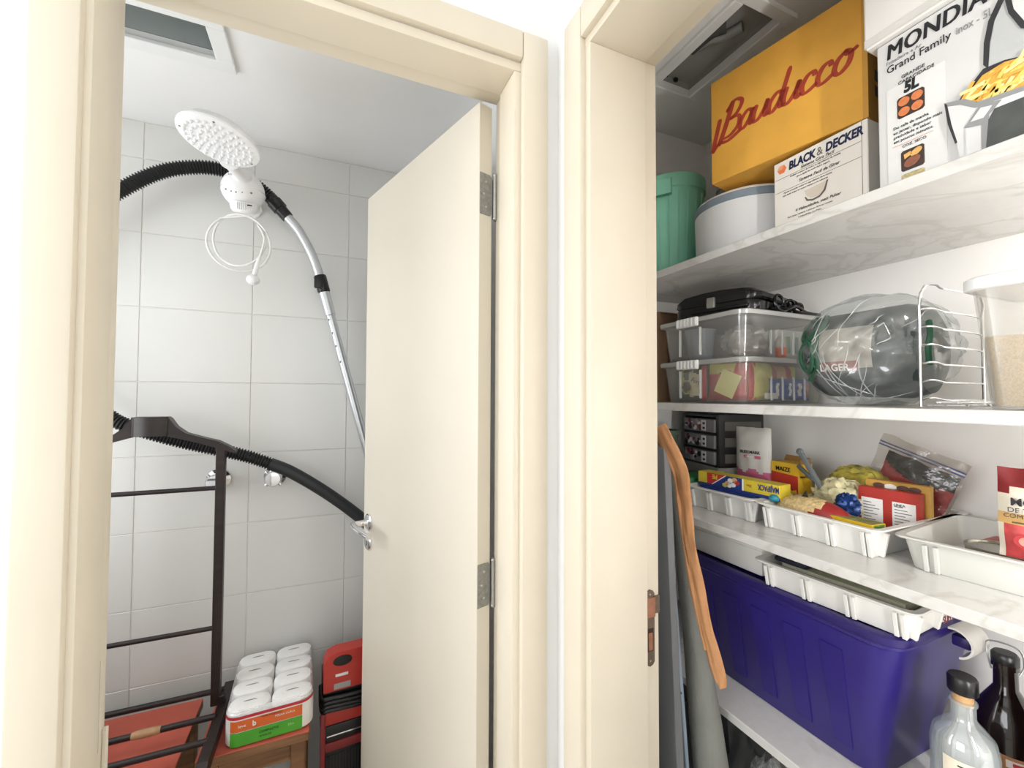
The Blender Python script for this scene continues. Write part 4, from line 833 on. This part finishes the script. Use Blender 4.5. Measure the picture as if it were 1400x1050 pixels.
# pink and white pouch
po = thing('stand_up_pouch', 'white stand up pouch with a pink wave at its base', 'pouch', (1.086, .832, Z3+.070), FACE+.06)
pouch('film', .102, .142, .030, [M('pouch_grey_white', '#cfccc6', .4, var=.03), M('pouch_pink', '#cd6c8e', .4, var=.06)], lambda u, v: 1 if v < .17+.035*math.sin(u*14)+.02*math.sin(u*31) else 0, po, seed=6, pinch=.12, wr=.0012)
PNK = M('print_pink', '#cf6d86', .5)
text('BLESSMARK', .0112, DK, po, (.0, -.0165, .071), align='CENTER', bold=.0002); poly(po, [(-.018, .058), (.030, .058), (.030, .066), (-.018, .066)], PNK, -.0155, 'printed_band'); text('colageno', .006, PAPERW, po, (-.012, -.0168, .0602))
poly(po, oval(.003, .0935, .0065, .0065), PNK, -.0135, 'printed_badge'); poly(po, oval(.003, .0935, .004, .004), M('pouch_grey_white'), -.0142, 'printed_badge'); text('sache', .006, DK, po, (-.028, -.0105, .113))
pst = carton('plain_pouch_riser', 'low plain white carton in the food shelf tray supporting the pouch', 'carton', 1.066, .885, Z3+.0005, .11, .06, .0690, WB)
# cling film boxes
YEB = M('box_yellow', '#dcc53a', .45, var=.05); BLB = M('box_royal_blue', '#23387f', .45, var=.06); RDB = M('box_red', '#c9352f', .45, var=.06)
mj = carton('cling_film_box', 'long yellow and blue cling film box lying upside down in the tray', 'box', .945, .893, Z3+.0565, .225, .042, .036, YEB, rz=math.radians(3), bev=.001)
plate(mj, 0, .226, 0, .0075, BLB, 0, 'printed_band'); 
poly(mj, [(.030, .0075), (.088, .0075), (.088, .036), (.030, .036)], RDB, -.0004, 'printed_shape'); poly(mj, [(.046, .0075), (.132, .0075), (.132, .036), (.088, .036)], BLB, -.0007, 'printed_shape')
poly(mj, [(.044, .0075), (.048, .0075), (.089, .036), (.085, .036)], PAPERW, -.0010, 'printed_shape'); poly(mj, [(.132, .0075), (.1365, .0075), (.1365, .036), (.132, .036)], PAPERW, -.0010, 'printed_rule')
for cx_, cz_, m_ in ((.092, .018, PEACH), (.100, .026, WHT), (.108, .016, WHT), (.118, .023, RDB), (.084, .012, LIME), (.112, .029, PEACH), (.097, .013, WHT)): poly(mj, oval(cx_, cz_, .0075, .0055), m_, -.0013, 'printed_shape')
text('MAJIPACK', .0185, BLB, mj, (.2245, -.0009, .0300), bold=.0004, xs=.62, ry=PI); text('30m', .010, M('print_rust', '#b2642a', .5), mj, (.158, -.0009, .0255), ry=PI, xs=.8); text('PE', .016, YEB, mj, (.062, -.0010, .0330), ry=PI, bold=.0005)
mj2 = carton('blue_film_box', 'dark blue long box under the cling film box', 'box', .940, .882, Z3+.0240, .160, .05, .0315, BLB, rz=math.radians(4), bev=.001); plate(mj2, .06, .160, .002, .010, PAPERW, 0, 'printed_band')
mj3 = carton('grey_foil_box', 'grey box at the bottom of the translucent tray', 'box', .940, .882, Z3+.0045, .158, .07, .019, M('foil_grey', '#a9a7a2', .4, .2, var=.05), rz=math.radians(4), bev=.001)
sn = thing('candy_bag', 'clear bag of dark red sweets behind the cling film box', 'bag', (1.018, .880, Z3+.0245)); b = B(); crumple(b, (0, 0, .032), .024, .034, .034, .2, 21, 30, 18, zmin=.0005); b.build('bag_film', MCLEAR('bag_film_light'), sn); b = B(); crumple(b, (0, 0, .024), .018, .026, .018, .25, 15, 24, 14, zmin=.001, freq=5); b.build('sweets', M('dark_red_sweets', '#6d2c33', .35, var=.4, scale=90), sn)
tag(B().sphere((.955, .680, Z3+.062), .010, .012, .009, 12, 8).build('teal_cap', M('teal_plastic', '#2f8fa3', .4)), 'small teal bottle cap between the two white trays', 'cap')
# middle tray contents
pa = thing('pasta_bag', 'bag of yellow pasta with a red end lying in the white tray', 'bag', (.974, .606, Z3+.0050), FACE-.05)
def pas(d): return 1
b = B(); n_, m_ = 40, 20; rings = []
for i in range(n_+1):
    u = i/n_; r = math.sin(PI*min(1, max(0, .03+.94*u)))**.45; rings.append([Vector((-.075+.15*u, .0+.034*r*math.cos(2*PI*k/m_), .038+.036*r*math.sin(2*PI*k/m_)*(1+.05*noise.noise(Vector((u*9, k*.7, 1)))))) for k in range(m_)])
b.loft(rings)
for f in b.bm.faces:
    f.material_index = 1 if f.calc_center_median().x > .022+.012*math.sin(f.calc_center_median().z*120) else 0
b.build('film', [M('pasta_yellow', '#dcc08a', .45, var=.28, scale=170, bump=.8, bscale=190), M('bag_red', '#9a2a28', .35, var=.1)], pa)
poly(pa, [(-.022, .060), (-.002, .060), (-.012, .080)], M('print_black_tri', '#2a2418', .5), -.0318, 'printed_triangle').rotation_euler = (-.35, 0, 0)
mz = thing('starch_box', 'opened yellow and red corn starch box at the back of the white tray', 'box', (1.085, .780, Z3+.0005), FACE-.12)
MY = M('maize_yellow', '#e2b52e', .45, var=.05)
b = B(); b.box(0, .078, 0, .045, 0, .128); b.build('box_body', MY, mz, smooth=0)
poly(mz, [(.001, .062), (.077, .054), (.077, .098), (.001, .102)], M('maize_red', '#c13a2c', .45, var=.05), -.0004); poly(mz, [(.005, .045), (.012, .062), (.03, .075), (.045, .074), (.06, .06), (.072, .064), (.077, .050), (.077, .03), (.001, .04)], M('maize_gold', '#e9bd4a', .45, var=.1), -.0008)
poly(mz, [(.001, .004), (.05, .004), (.05, .026), (.001, .030)], M('maize_red'), -.0008); text('MAIZE', .015, PRINTK, mz, (.014, -.0010, .106), bold=.0003); text('LA', .02, PRINTK, mz, (.052, -.0010, .008), bold=.0004)
for k in range(5): poly(mz, [(.004+k*.009, .008), (.009+k*.009, .008), (.012+k*.009, .024), (.007+k*.009, .024)], M('maize_yellow'), -.0012)
text('MAIZENA', .008, PRINTK, mz, (.0790, .004, .094), rz=PI/2); plate(mz, .004, .074, .0, .0005, MY, -.0, 'fold')
for q, rx_ in (((.0, .045, .044, .0445), -.5), ((.050, .078, .044, .0445), .4)): B().box(q[0], q[1], 0, .0006, 0, .016, mat=Matrix.Translation((0, .044, .128)) @ Matrix.Rotation(rx_, 4, 'X')).build('open_flap', M('inner_card', '#9a7440', .7), mz, smooth=0)
B().box(.0775, .0781, .004, .041, .0, .014, mat=Matrix.Translation((0, 0, .128)) @ Matrix.Rotation(.0, 4, 'Y')).build('open_flap', M('inner_card'), mz, smooth=0)
nd = thing('noodle_bags', 'yellow and white crinkled seasoning bags heaped beside the grey clip', 'bag', (1.10, .620, Z3+.0050)); b = B(); crumple(b, (0, 0, .05), .05, .062, .05, .28, 31, 40, 22, zmin=.0005, freq=3.4); b.build('film', M('pale_yellow_film', '#d8cfa4', .35, var=.35, scale=36), nd)
nd2 = thing('green_yellow_bag', 'yellow green crinkled packet on top behind the grey clip', 'bag', (1.165, .615, Z3+.0560)); b = B(); crumple(b, (0, 0, .04), .04, .06, .036, .25, 37, 36, 20, zmin=.0005, freq=3.6); b.build('film', M('yellow_green_film', '#b9ab4e', .3, var=.55, scale=34), nd2)
wp = thing('white_sachet', 'clear sachet of white powder lying across the white tray', 'sachet', (1.00, .545, Z3+.0050), .25); b = B(); crumple(b, (0, 0, .022), .045, .065, .020, .12, 41, 32, 18, zmin=.0005); b.build('film', M('white_powder_sachet', '#d9d3cc', .35, var=.06, scale=30), wp)
cl = thing('grey_bag_clip', 'grey plastic bag clip sticking up from the seasoning bags', 'clip', (1.07, .645, Z3+.082), FACE, ry=-.55)
B().box(-.0065, .0065, -.004, .004, 0, .095, bev=.0035).build('arm', M('slate_plastic', '#6c7274', .45), cl); B().box(-.005, .005, -.004, .004, .0, .05, bev=.003, mat=Matrix.Translation((-.006, 0, .022)) @ Matrix.Rotation(-.35, 4, 'Y')).build('lower_arm', M('dark_slate_plastic', '#4f5557', .45), cl); B().sphere((0, 0, .094), .009, .005, .009, 14, 10).build('end', M('slate_plastic'), cl)
bw = thing('blue_wrapped_packet', 'shiny dark blue wrapped packet beside the red recipe card', 'packet', (1.040, .575, Z3+.0350)); b = B(); crumple(b, (0, 0, .026), .022, .024, .026, .3, 51, 28, 18, zmin=.0005, freq=3.2); b.build('film', M('blue_foil', '#1d3f7c', .25, .3, var=.3, scale=40), bw)
yb = carton('bouillon_box', 'flat yellow and green stock cube box lying at the front rim of the white tray', 'box', .950, .575, Z3+.043, .096, .038, .013, M('stock_yellow', '#e6bf2b', .4, var=.04), rz=math.radians(-4), bev=.0008)
B().box(.002, .094, .001, .037, .0132, .0138).build('printed_top', M('stock_top', '#8b8a4a', .5, var=.45, scale=60), yb, smooth=0); B().box(.0962, .0968, .004, .034, .001, .012).build('printed_end', M('stock_green', '#5d8c3c', .5, var=.3, scale=60), yb, smooth=0)
rb = carton('red_recipe_box', 'red box with two white text panels standing in the white tray', 'box', 1.075, .572, Z3+.0050, .104, .022, .098, M('recipe_red', '#b5352b', .45, var=.05), rz=math.radians(4), bev=.0008)
for x0 in (.006, .060):
    plate(rb, x0, x0+.038, .022, .076, PAPERW, 0, 'text_panel')
    for k in range(7): plate(rb, x0+.004, x0+.018+.014*((k*37) % 5)/4, .066-k*.006, .0675-k*.006, PRINTG, -.0008, 'printed_line')
text('LINEA', .007, DK, rb, (.063, -.0012, .068)); plate(rb, .106, .112, .012, .05, PAPERW, .0, 'folded_corner')
rb2 = carton('chocolate_box', 'yellow brown box behind the red recipe box', 'box', 1.103, .572, Z3+.0050, .108, .018, .112, M('choc_yellow', '#c79a45', .45, var=.08), rz=math.radians(4), bev=.0008)
for cx_, m_ in ((.025, COFF), (.045, WHT), (.066, COFF), (.085, COFF)): poly(rb2, oval(cx_, .101, .011, .006, 14), m_, -.0006, 'printed_shape')
# zip bag
zb = thing('zip_bag', 'clear zip bag with blue seal holding a red and black pack against the wall', 'bag', (1.176, .556, Z3+.026), FACE-.05, ry=math.radians(20))
pouch('film', .158, .172, .030, [MCLEAR('zip_film', '#e0dcd6', .93, .06, .12, bump=.6, bscale=45)], lambda u, v: 0, zb, seed=8, pinch=.2, wr=.003)
ZB = M('zip_blue', '#59628f', .4)
for zz in (.146, .153): B().box(-.0785, .0785, -.0045, -.0030, zz, zz+.0032, bev=.0006, seg=1).build('zip_seal', ZB, zb, smooth=0)
rp_ = pouch('red_black_pack', .130, .112, .024, [M('zip_pack_red', '#a8242c', .3, var=.08), M('zip_pack_black', '#16110f', .35, var=.1), WHT], lambda u, v: 1 if v > .80-.16*u-.10*math.sin(u*4) else (2 if ((u-.40)**2+(v-.30)**2*1.2 < .006 and (u-.40)**2+(v-.30)**2*1.2 > .003) else 0), zb, seed=9); rp_.location = (.008, .0, .028); rp_.scale = (1, .75, 1)
tag(B().box(1.09, 1.23, .462, .505, Z3+.0048, Z3+.030, bev=.008).build('silver_bag_bundle', MCLEAR('bag_film_light')), 'flat clear bag bundle at the right end of the white tray', 'bag')
# right tray contents
mt = thing('tomato_sauce_pouch', 'tomato sauce pouch with dark red top in the greyish tray', 'pouch', (.995, .266, Z3+.0480), FACE+.12)
pouch('film', .125, .140, .028, [M('sauce_cream', '#e2d9c6', .4, var=.03), M('sauce_dark_red', '#7d1f22', .4, var=.1), M('sauce_tomato', '#c2494a', .4, var=.35, scale=60), M('sauce_tan', '#cfa769', .45, var=.1)], lambda u, v: 1 if v > .86-.10*math.sin(u*4.2) or (u < .13 and v > .72) else 2 if v < .38-.10*(u-.2) and (u > .08) else 3 if v < .50 and v > .38 else 0, mt, seed=12, wr=.002)
text('VILA Z', .015, DK, mt, (-.036, -.0115, .1000), bold=.0003); text('MOLHO', .0165, PRINTK, mt, (-.047, -.0158, .0830), bold=.0003); text('DE TOMATE', .0105, DK, mt, (-.050, -.0165, .0725)); text('COM PEDACOS', .0090, DK, mt, (-.054, -.0168, .0640)); plate(mt, -.045, .045, .056, .0585, M('sauce_olive', '#59481f', .5), -.0165, 'printed_rule')
for cx_, cz_, r_ in ((.005, .026, .022), (-.032, .030, .012)):
    poly(mt, oval(cx_, cz_, r_, r_*.85), M('tomato_skin', '#b23033', .35), -.0168, 'printed_tomato'); poly(mt, oval(cx_+.002, cz_, r_*.72, r_*.6), M('tomato_flesh', '#dc8b7c', .4, var=.25, scale=120), -.0174, 'printed_tomato'); poly(mt, oval(cx_+.003, cz_, r_*.3, r_*.25), M('tomato_core', '#eedac3', .4), -.0180, 'printed_tomato')
mt2 = thing('back_sauce_pouch', 'second pouch partly hidden behind the tomato sauce pouch', 'pouch', (1.055, .222, Z3+.048), FACE+.05); pouch('film', .11, .145, .022, [M('pouch_grey_white'), DK], lambda u, v: 1 if abs(v-.97) < .012 else 0, mt2, seed=14)
tin = thing('silver_tin', 'flat shiny tin lying in the greyish tray', 'tin', (1.045, .345, Z3+.0050)); B().lathe([(.040, 0), (.042, .002), (.042, .034), (.0435, .036), (.0435, .040), (.040, .040), (.039, .037), (.0, .037)], 40).build('can', M('tin_metal', '#a39f95', .25, .9, var=.1), tin)
sp_ = thing('foil_packets', 'dark glossy foil packets lying beside the flat tin', 'packet', (1.065, .245, Z3+.0060)); b = B(); crumple(b, (0, 0, .020), .05, .045, .024, .22, 61, 30, 16, zmin=.0005, freq=3); b.build('film', M('foil_dark', '#6d5a50', .25, .5, var=.5, scale=40), sp_)
tag(B().box(-.045, .045, -.012, .012, 0, .03, bev=.006, mat=Matrix.Translation((1.13, .385, Z3+.005))).build('red_sachet', M('sachet_red', '#a3322c', .4, var=.1)), 'small red sachet at the back of the greyish tray', 'sachet')

# ---------------------------------------------------------------- lower shelf
PUR = M('purple_plastic', '#2c2074', .38, var=.05, scale=10); PURD = M('purple_plastic_lid', '#271b62', .36, var=.05, scale=10)
pbn = thing('purple_storage_bin', 'large deep purple plastic bin with clip on lid on the lower shelf', 'bin', (1.036, .646, Z4+.0005))
def pr(x0, x1, y0, y1, z, r=.04): return rrect(x0, x1, y0, y1, r, z, 6)
B().loft([pr(-.100, .11, -.170, .20, 0), pr(-.103, .112, -.174, .204, .004), pr(-.150, .165, -.222, .262, .262), pr(-.158, .172, -.230, .270, .268), pr(-.158, .172, -.230, .270, .278), pr(-.148, .162, -.22, .26, .278), pr(-.1, .11, -.17, .20, .006)]).build('tub', PUR, pbn)
for k in range(5):
    yy = -.12+k*.075; z0_, z1_ = .03, .235
    b = B(); b.prism([(yy-.016, 0), (yy+.016, 0), (yy+.020, .20), (yy-.020, .20)], -.0010, .0015, 'x', Matrix.Translation((-.103-.048*(.03/.262), 0, .03)) @ Matrix.Rotation(-math.atan(.048/.26), 4, 'Y')); b.build('panel_relief', PUR, pbn, smooth=0)
B().loft([pr(-.164, .178, -.236, .276, .276, .045), pr(-.166, .180, -.238, .278, .279, .045), pr(-.166, .180, -.238, .278, .291, .045), pr(-.160, .174, -.232, .272, .2945, .042), pr(-.148, .162, -.220, .260, .2945, .036), pr(-.142, .156, -.214, .254, .288, .034)]).build('lid', PURD, pbn)
CLW = M('clip_white', '#d9d6d0', .4, var=.03)
b = B(); prof = []
for k in range(15):
    a = math.radians(40 + 215*k/14); prof.append((-.252-.024*math.cos(a-PI/2)*-1 if False else -.246+.026*math.cos(a), .266+.026*math.sin(a)))
inn = [(-.246+(y+.246)*.86, .266+(z-.266)*.86) for y, z in prof]
b.prism(prof + list(reversed(inn)), -.010, .046, 'x'); b.build('white_clip', CLW, pbn)
B().box(-.008, .044, -.232, -.205, .290, .298, bev=.003).build('clip_tongue', CLW, pbn)
B().box(.004, .03, -.262, -.236, .255, .275, bev=.004).build('handle_tab', PURD, pbn)
wbx = thing('white_lidded_box', 'plain white box standing on the left end of the purple bin', 'box', (1.02, .795, Z4+.2965)); B().box(-.118, .11, -.122, .075, .0, .055, bev=.004).build('box_body', TRAYW, wbx); B().box(-.120, .112, -.124, .077, .055, .074, bev=.003).build('lid', TRAYW, wbx)
t_ = tray('white ribbed tray of notebooks squeezed between purple bin and shelf above', (.868, .660, Z4+.2965), math.radians(3.5), .268, .27, .052, TRAYW, group='plastic trays on the purple bin', side_ribs=(.08, .38, .68))
text('KENKO', .017, M('print_maroon', '#7c2a35', .5), t_, (.2672, .112, .0255), rz=PI/2, bold=.0004); text('SUPPLY', .017, M('print_maroon'), t_, (.2652, .112, .0080), rz=PI/2, bold=.0004)
for k, (cl_, dz, sh_) in enumerate((('#3b3c42', .0055, 0), ('#9a9b83', .0200, .004), ('#7d7f6c', .0300, .008), ('#b9bb9c', .0385, .012))):
    nb = thing('notebook', ('dark notebook at the bottom of the tray', 'sage green notebook second from the bottom in the tray', 'olive grey notebook second from the top in the tray', 'pale green notebook on top of the tray pile')[k], 'notebook', (.896+sh_, .640-sh_*.5, Z4+.2965+dz), FACE+math.radians(3.5), 'notebooks in the lower tray')
    B().box(.0, .215, 0, .18, 0, .0012, bev=.0004, seg=1).build('cover', M('cover_%d' % k, cl_, .45, var=.05), nb, smooth=0); B().box(.002, .213, .002, .178, .0012, .0075).build('pages', M('page_edge', '#d8d4c2', .8, var=.08, scale=300), nb, smooth=0); B().box(.0, .215, 0, .18, .0075, .0087, bev=.0004, seg=1).build('cover', M('cover_%d' % k), nb, smooth=0)
dk = thing('dark_pouch', 'dark blue black case in the left corner of the notebook tray', 'case', (.900, .648, Z4+.2965+.049), FACE+math.radians(3.5)); B().box(.004, .070, 0, .06, 0, .010, bev=.004).build('body', M('navy_black_fabric', '#191b2a', .7, var=.1), dk)
# bottles
GL = MCLEAR('clear_glass', '#e6ecec', .72, .16, .05)
bt = thing('clear_spirit_bottle', 'clear glass bottle with black cap and cork beside the purple bin', 'bottle', (.952, .362, Z4+.0005))
B().lathe([(.036, 0), (.040, .004), (.0405, .138), (.037, .158), (.024, .174), (.0165, .182), (.0150, .188), (.0150, .206), (.017, .208), (.017, .212), (.0135, .213)], 36).build('glass', GL, bt)
B().lathe([(.033, .005), (.0375, .009), (.0378, .136), (.034, .154), (.016, .166), (.0, .166)], 32).build('liquid', MCLEAR('clear_liquid', '#cfd6d8', .55, .08, .05), bt)
B().lathe([(.0125, .206), (.0128, .226), (.0, .226)], 20).build('cork', M('cork', '#c69c6d', .8, var=.2, scale=120), bt); B().lathe([(.0175, .2245), (.0185, .226), (.0185, .247), (.0165, .250), (.0, .250)], 28).build('cap', BLACKP, bt)
def lab(nm, parent, r, a0_, a1_, z0_, z1_, mat):
    b = B(); b.grid(lambda u, v: Vector((r*math.cos(a0_+(a1_-a0_)*u), r*math.sin(a0_+(a1_-a0_)*u), z0_+(z1_-z0_)*v)), 16, 2); return b.build(nm, mat, parent)
lab('paper_label', bt, .0411, math.radians(165), math.radians(250), .03, .134, M('label_cream', '#e2d8c4', .6, var=.03))
for k, (zz, ww) in enumerate(((.125, 30), (.112, 24), (.101, 36), (.092, 30))): lab('printed_line', bt, .0414, math.radians(205-ww/2), math.radians(205+ww/2), zz, zz+(.0025 if k == 0 else .0045), DK if k == 0 else PRINTG)
db = thing('dark_brown_bottle', 'dark brown glass bottle with wire bail behind the clear bottle', 'bottle', (1.070, .352, Z4+.0005))
B().lathe([(.038, 0), (.043, .004), (.043, .14), (.039, .165), (.022, .195), (.0150, .208), (.0145, .240), (.017, .241), (.017, .249), (.012, .250)], 36).build('glass', M('brown_glass', '#1d1210', .08, var=.05, coat=.3), db); B().lathe([(.0155, .245), (.017, .247), (.017, .262), (.014, .266), (.0, .266)], 24).build('stopper', BLACKP, db)
B().tube(spline([(-.012, .013, .235), (-.016, .016, .26), (-.006, .018, .278), (.01, -.012, .275), (.014, -.018, .25), (.01, -.014, .232)], 6), .0014, 8).build('wire_bail', STEEL, db)
lab('paper_label', db, .0434, math.radians(185), math.radians(275), .06, .115, M('label_kraft', '#b57f55', .6, var=.1)); lab('printed_band', db, .0438, math.radians(195), math.radians(260), .098, .110, M('label_pale', '#e9dcd0', .6)); lab('printed_line', db, .0441, math.radians(205), math.radians(245), .101, .107, M('label_red'))
bj = thing('black_flask', 'tall black rounded flask at the right edge of the lower shelf', 'flask', (1.03, .262, Z4+.0005)); B().lathe([(.044, 0), (.049, .005), (.051, .20), (.047, .225), (.034, .240), (.0, .244)], 40).build('body', M('black_rubber', '#0c0c0d', .55), bj); B().lathe([(.018, .243), (.018, .262), (.0, .264)], 24, cap0=False).build('cap', BLACKP, bj)

# ---------------------------------------------------------------- things leaning at the left of the pantry
GREYC = M('grey_cover_cloth', '#84857f', .85, var=.05, scale=22, bump=.25, bscale=300); GREYP = M('grey_painted_board', '#75777a', .55, var=.03, scale=8)
ib = thing('grey_board', 'flat dark grey board leaning beside the pantry door frame', 'board', (.672, .680, .0), 0, rx=math.radians(-2.9))
B().box(-.010, .010, -.030, .034, .0, 1.345, bev=.004).build('panel', GREYP, ib); B().box(-.0112, .0112, -.031, -.026, .30, .312).build('edge_seam', BLACKP, ib, smooth=0)
bs = thing('pale_blue_rail', 'thin pale blue metal rail leaning between the grey board and grey roll', 'rail', (.708, .650, .0), 0, rx=math.radians(-5.3)); B().box(-.005, .005, -.010, .010, 0, 1.02, bev=.003).build('tube', M('pale_blue_metal', '#93a3b1', .4, .2, var=.05), bs); B().sphere((-.004, -.008, .82), .003, .003, .003, 8, 6).build('rivet', BLACKP, bs)
kf = thing('dark_gap_slab', 'black slab standing in for the dark gap behind the pale blue rail', 'cloth', (.722, .682, .0), 0, rx=math.radians(-5.5)); B().box(-.006, .006, -.020, .030, .0, 1.22, bev=.005).build('fold', M('dark_gap_black', '#17181b', .9, var=.2, scale=40), kf)  # dark gap between rail and roll, put in as a black slab
rl = thing('grey_fabric_roll', 'upright roll of grey fabric in front of the lower shelf', 'roll', (.775, .600, .0), 0, rx=math.radians(-9.1))
b = B(); rings = []
for i in range(48):
    z = 1.28*i/47; r = .037 - .0115*min(1, max(0, (z-.62)/.30)) - .008*min(1, max(0, (z-.92)/.3)) + .0014*noise.noise(Vector((z*6, 2, 0))); rings.append([Vector((r*math.cos(2*PI*k/22)*(1+.05*noise.noise(Vector((z*5, k*.4, 3)))), r*1.05*math.sin(2*PI*k/22), z)) for k in range(22)])
b.loft(rings); b.build('roll', GREYC, rl)
TAN = M('tan_leather_cloth', '#c08a5c', .65, var=.09, scale=26, bump=.2, bscale=160)
tc_ = thing('tan_cloth_strip', 'long tan cloth strip hanging down over the grey roll', 'cloth', (.765, .70, .80))
cen = [(-.074, .034, .583), (-.072, .021, .561), (-.044, .010, .498), (-.024, .020, .456), (-.010, .027, .414), (.0, .025, .332), (.003, .006, .244), (.003, -.017, .162), (.003, -.044, .092), (.003, -.058, .064)]
wid = [.036, .042, .046, .042, .036, .033, .032, .033, .038, .010]
P_ = spline(cen, 6); Wd = [x.x for x in spline([(q, 0, 0) for q in wid], 6)]
rows = []
for i, p in enumerate(P_):
    a = P_[max(0, i-1)]; c = P_[min(len(P_)-1, i+1)]; t_v = (c-a).normalized(); n_v = Vector((0, -t_v.z, t_v.y)).normalized(); row = []
    for k in range(13):
        s_ = (k/12-.5)*Wd[i]; bulge = .010*math.cos((k/12-.5)*PI) + .004*noise.noise(Vector((i*.18, k*.5, 1)))
        row.append(p + n_v*s_ + Vector((-.026-bulge, 0, 0)))
    rows.append(row)
back = [[v + Vector((.003, 0, 0)) for v in r] for r in rows]
b = B(); b.loft([r + list(reversed(q)) for r, q in zip(rows, back)]); b.build('cloth', TAN, tc_, smooth=60)
b = B(); b.tube([p + Vector((-.036, .007, 0)) for p in P_[8:46]], [.004+.0015*math.sin(i*.5) for i in range(38)], 8); b.build('fold', TAN, tc_)
# dark bags under the lowest shelf
ug = thing('dark_bag', 'dark grey plastic bag under the lowest marble shelf', 'bag', (1.06, .95, .0)); b = B(); crumple(b, (0, 0, .29), .15, .15, .36, .14, 71, 48, 30, zmin=.001); b.build('film', M('charcoal_plastic', '#3b4044', .4, var=.25, scale=14), ug)
ug2 = thing('clear_bag', 'clear crumpled bag in front of the dark bag below the shelf', 'bag', (.955, .700, .0)); b = B(); crumple(b, (0, 0, .28), .085, .085, .32, .16, 75, 44, 28, zmin=.001); b.build('film', MCLEAR('grey_clear_bag'), ug2); b = B(); crumple(b, (0, 0, .22), .07, .08, .22, .2, 77, 30, 20, zmin=.001); b.build('contents', M('grey_green_stuffing', '#6d7168', .7, var=.2, scale=20), ug2)
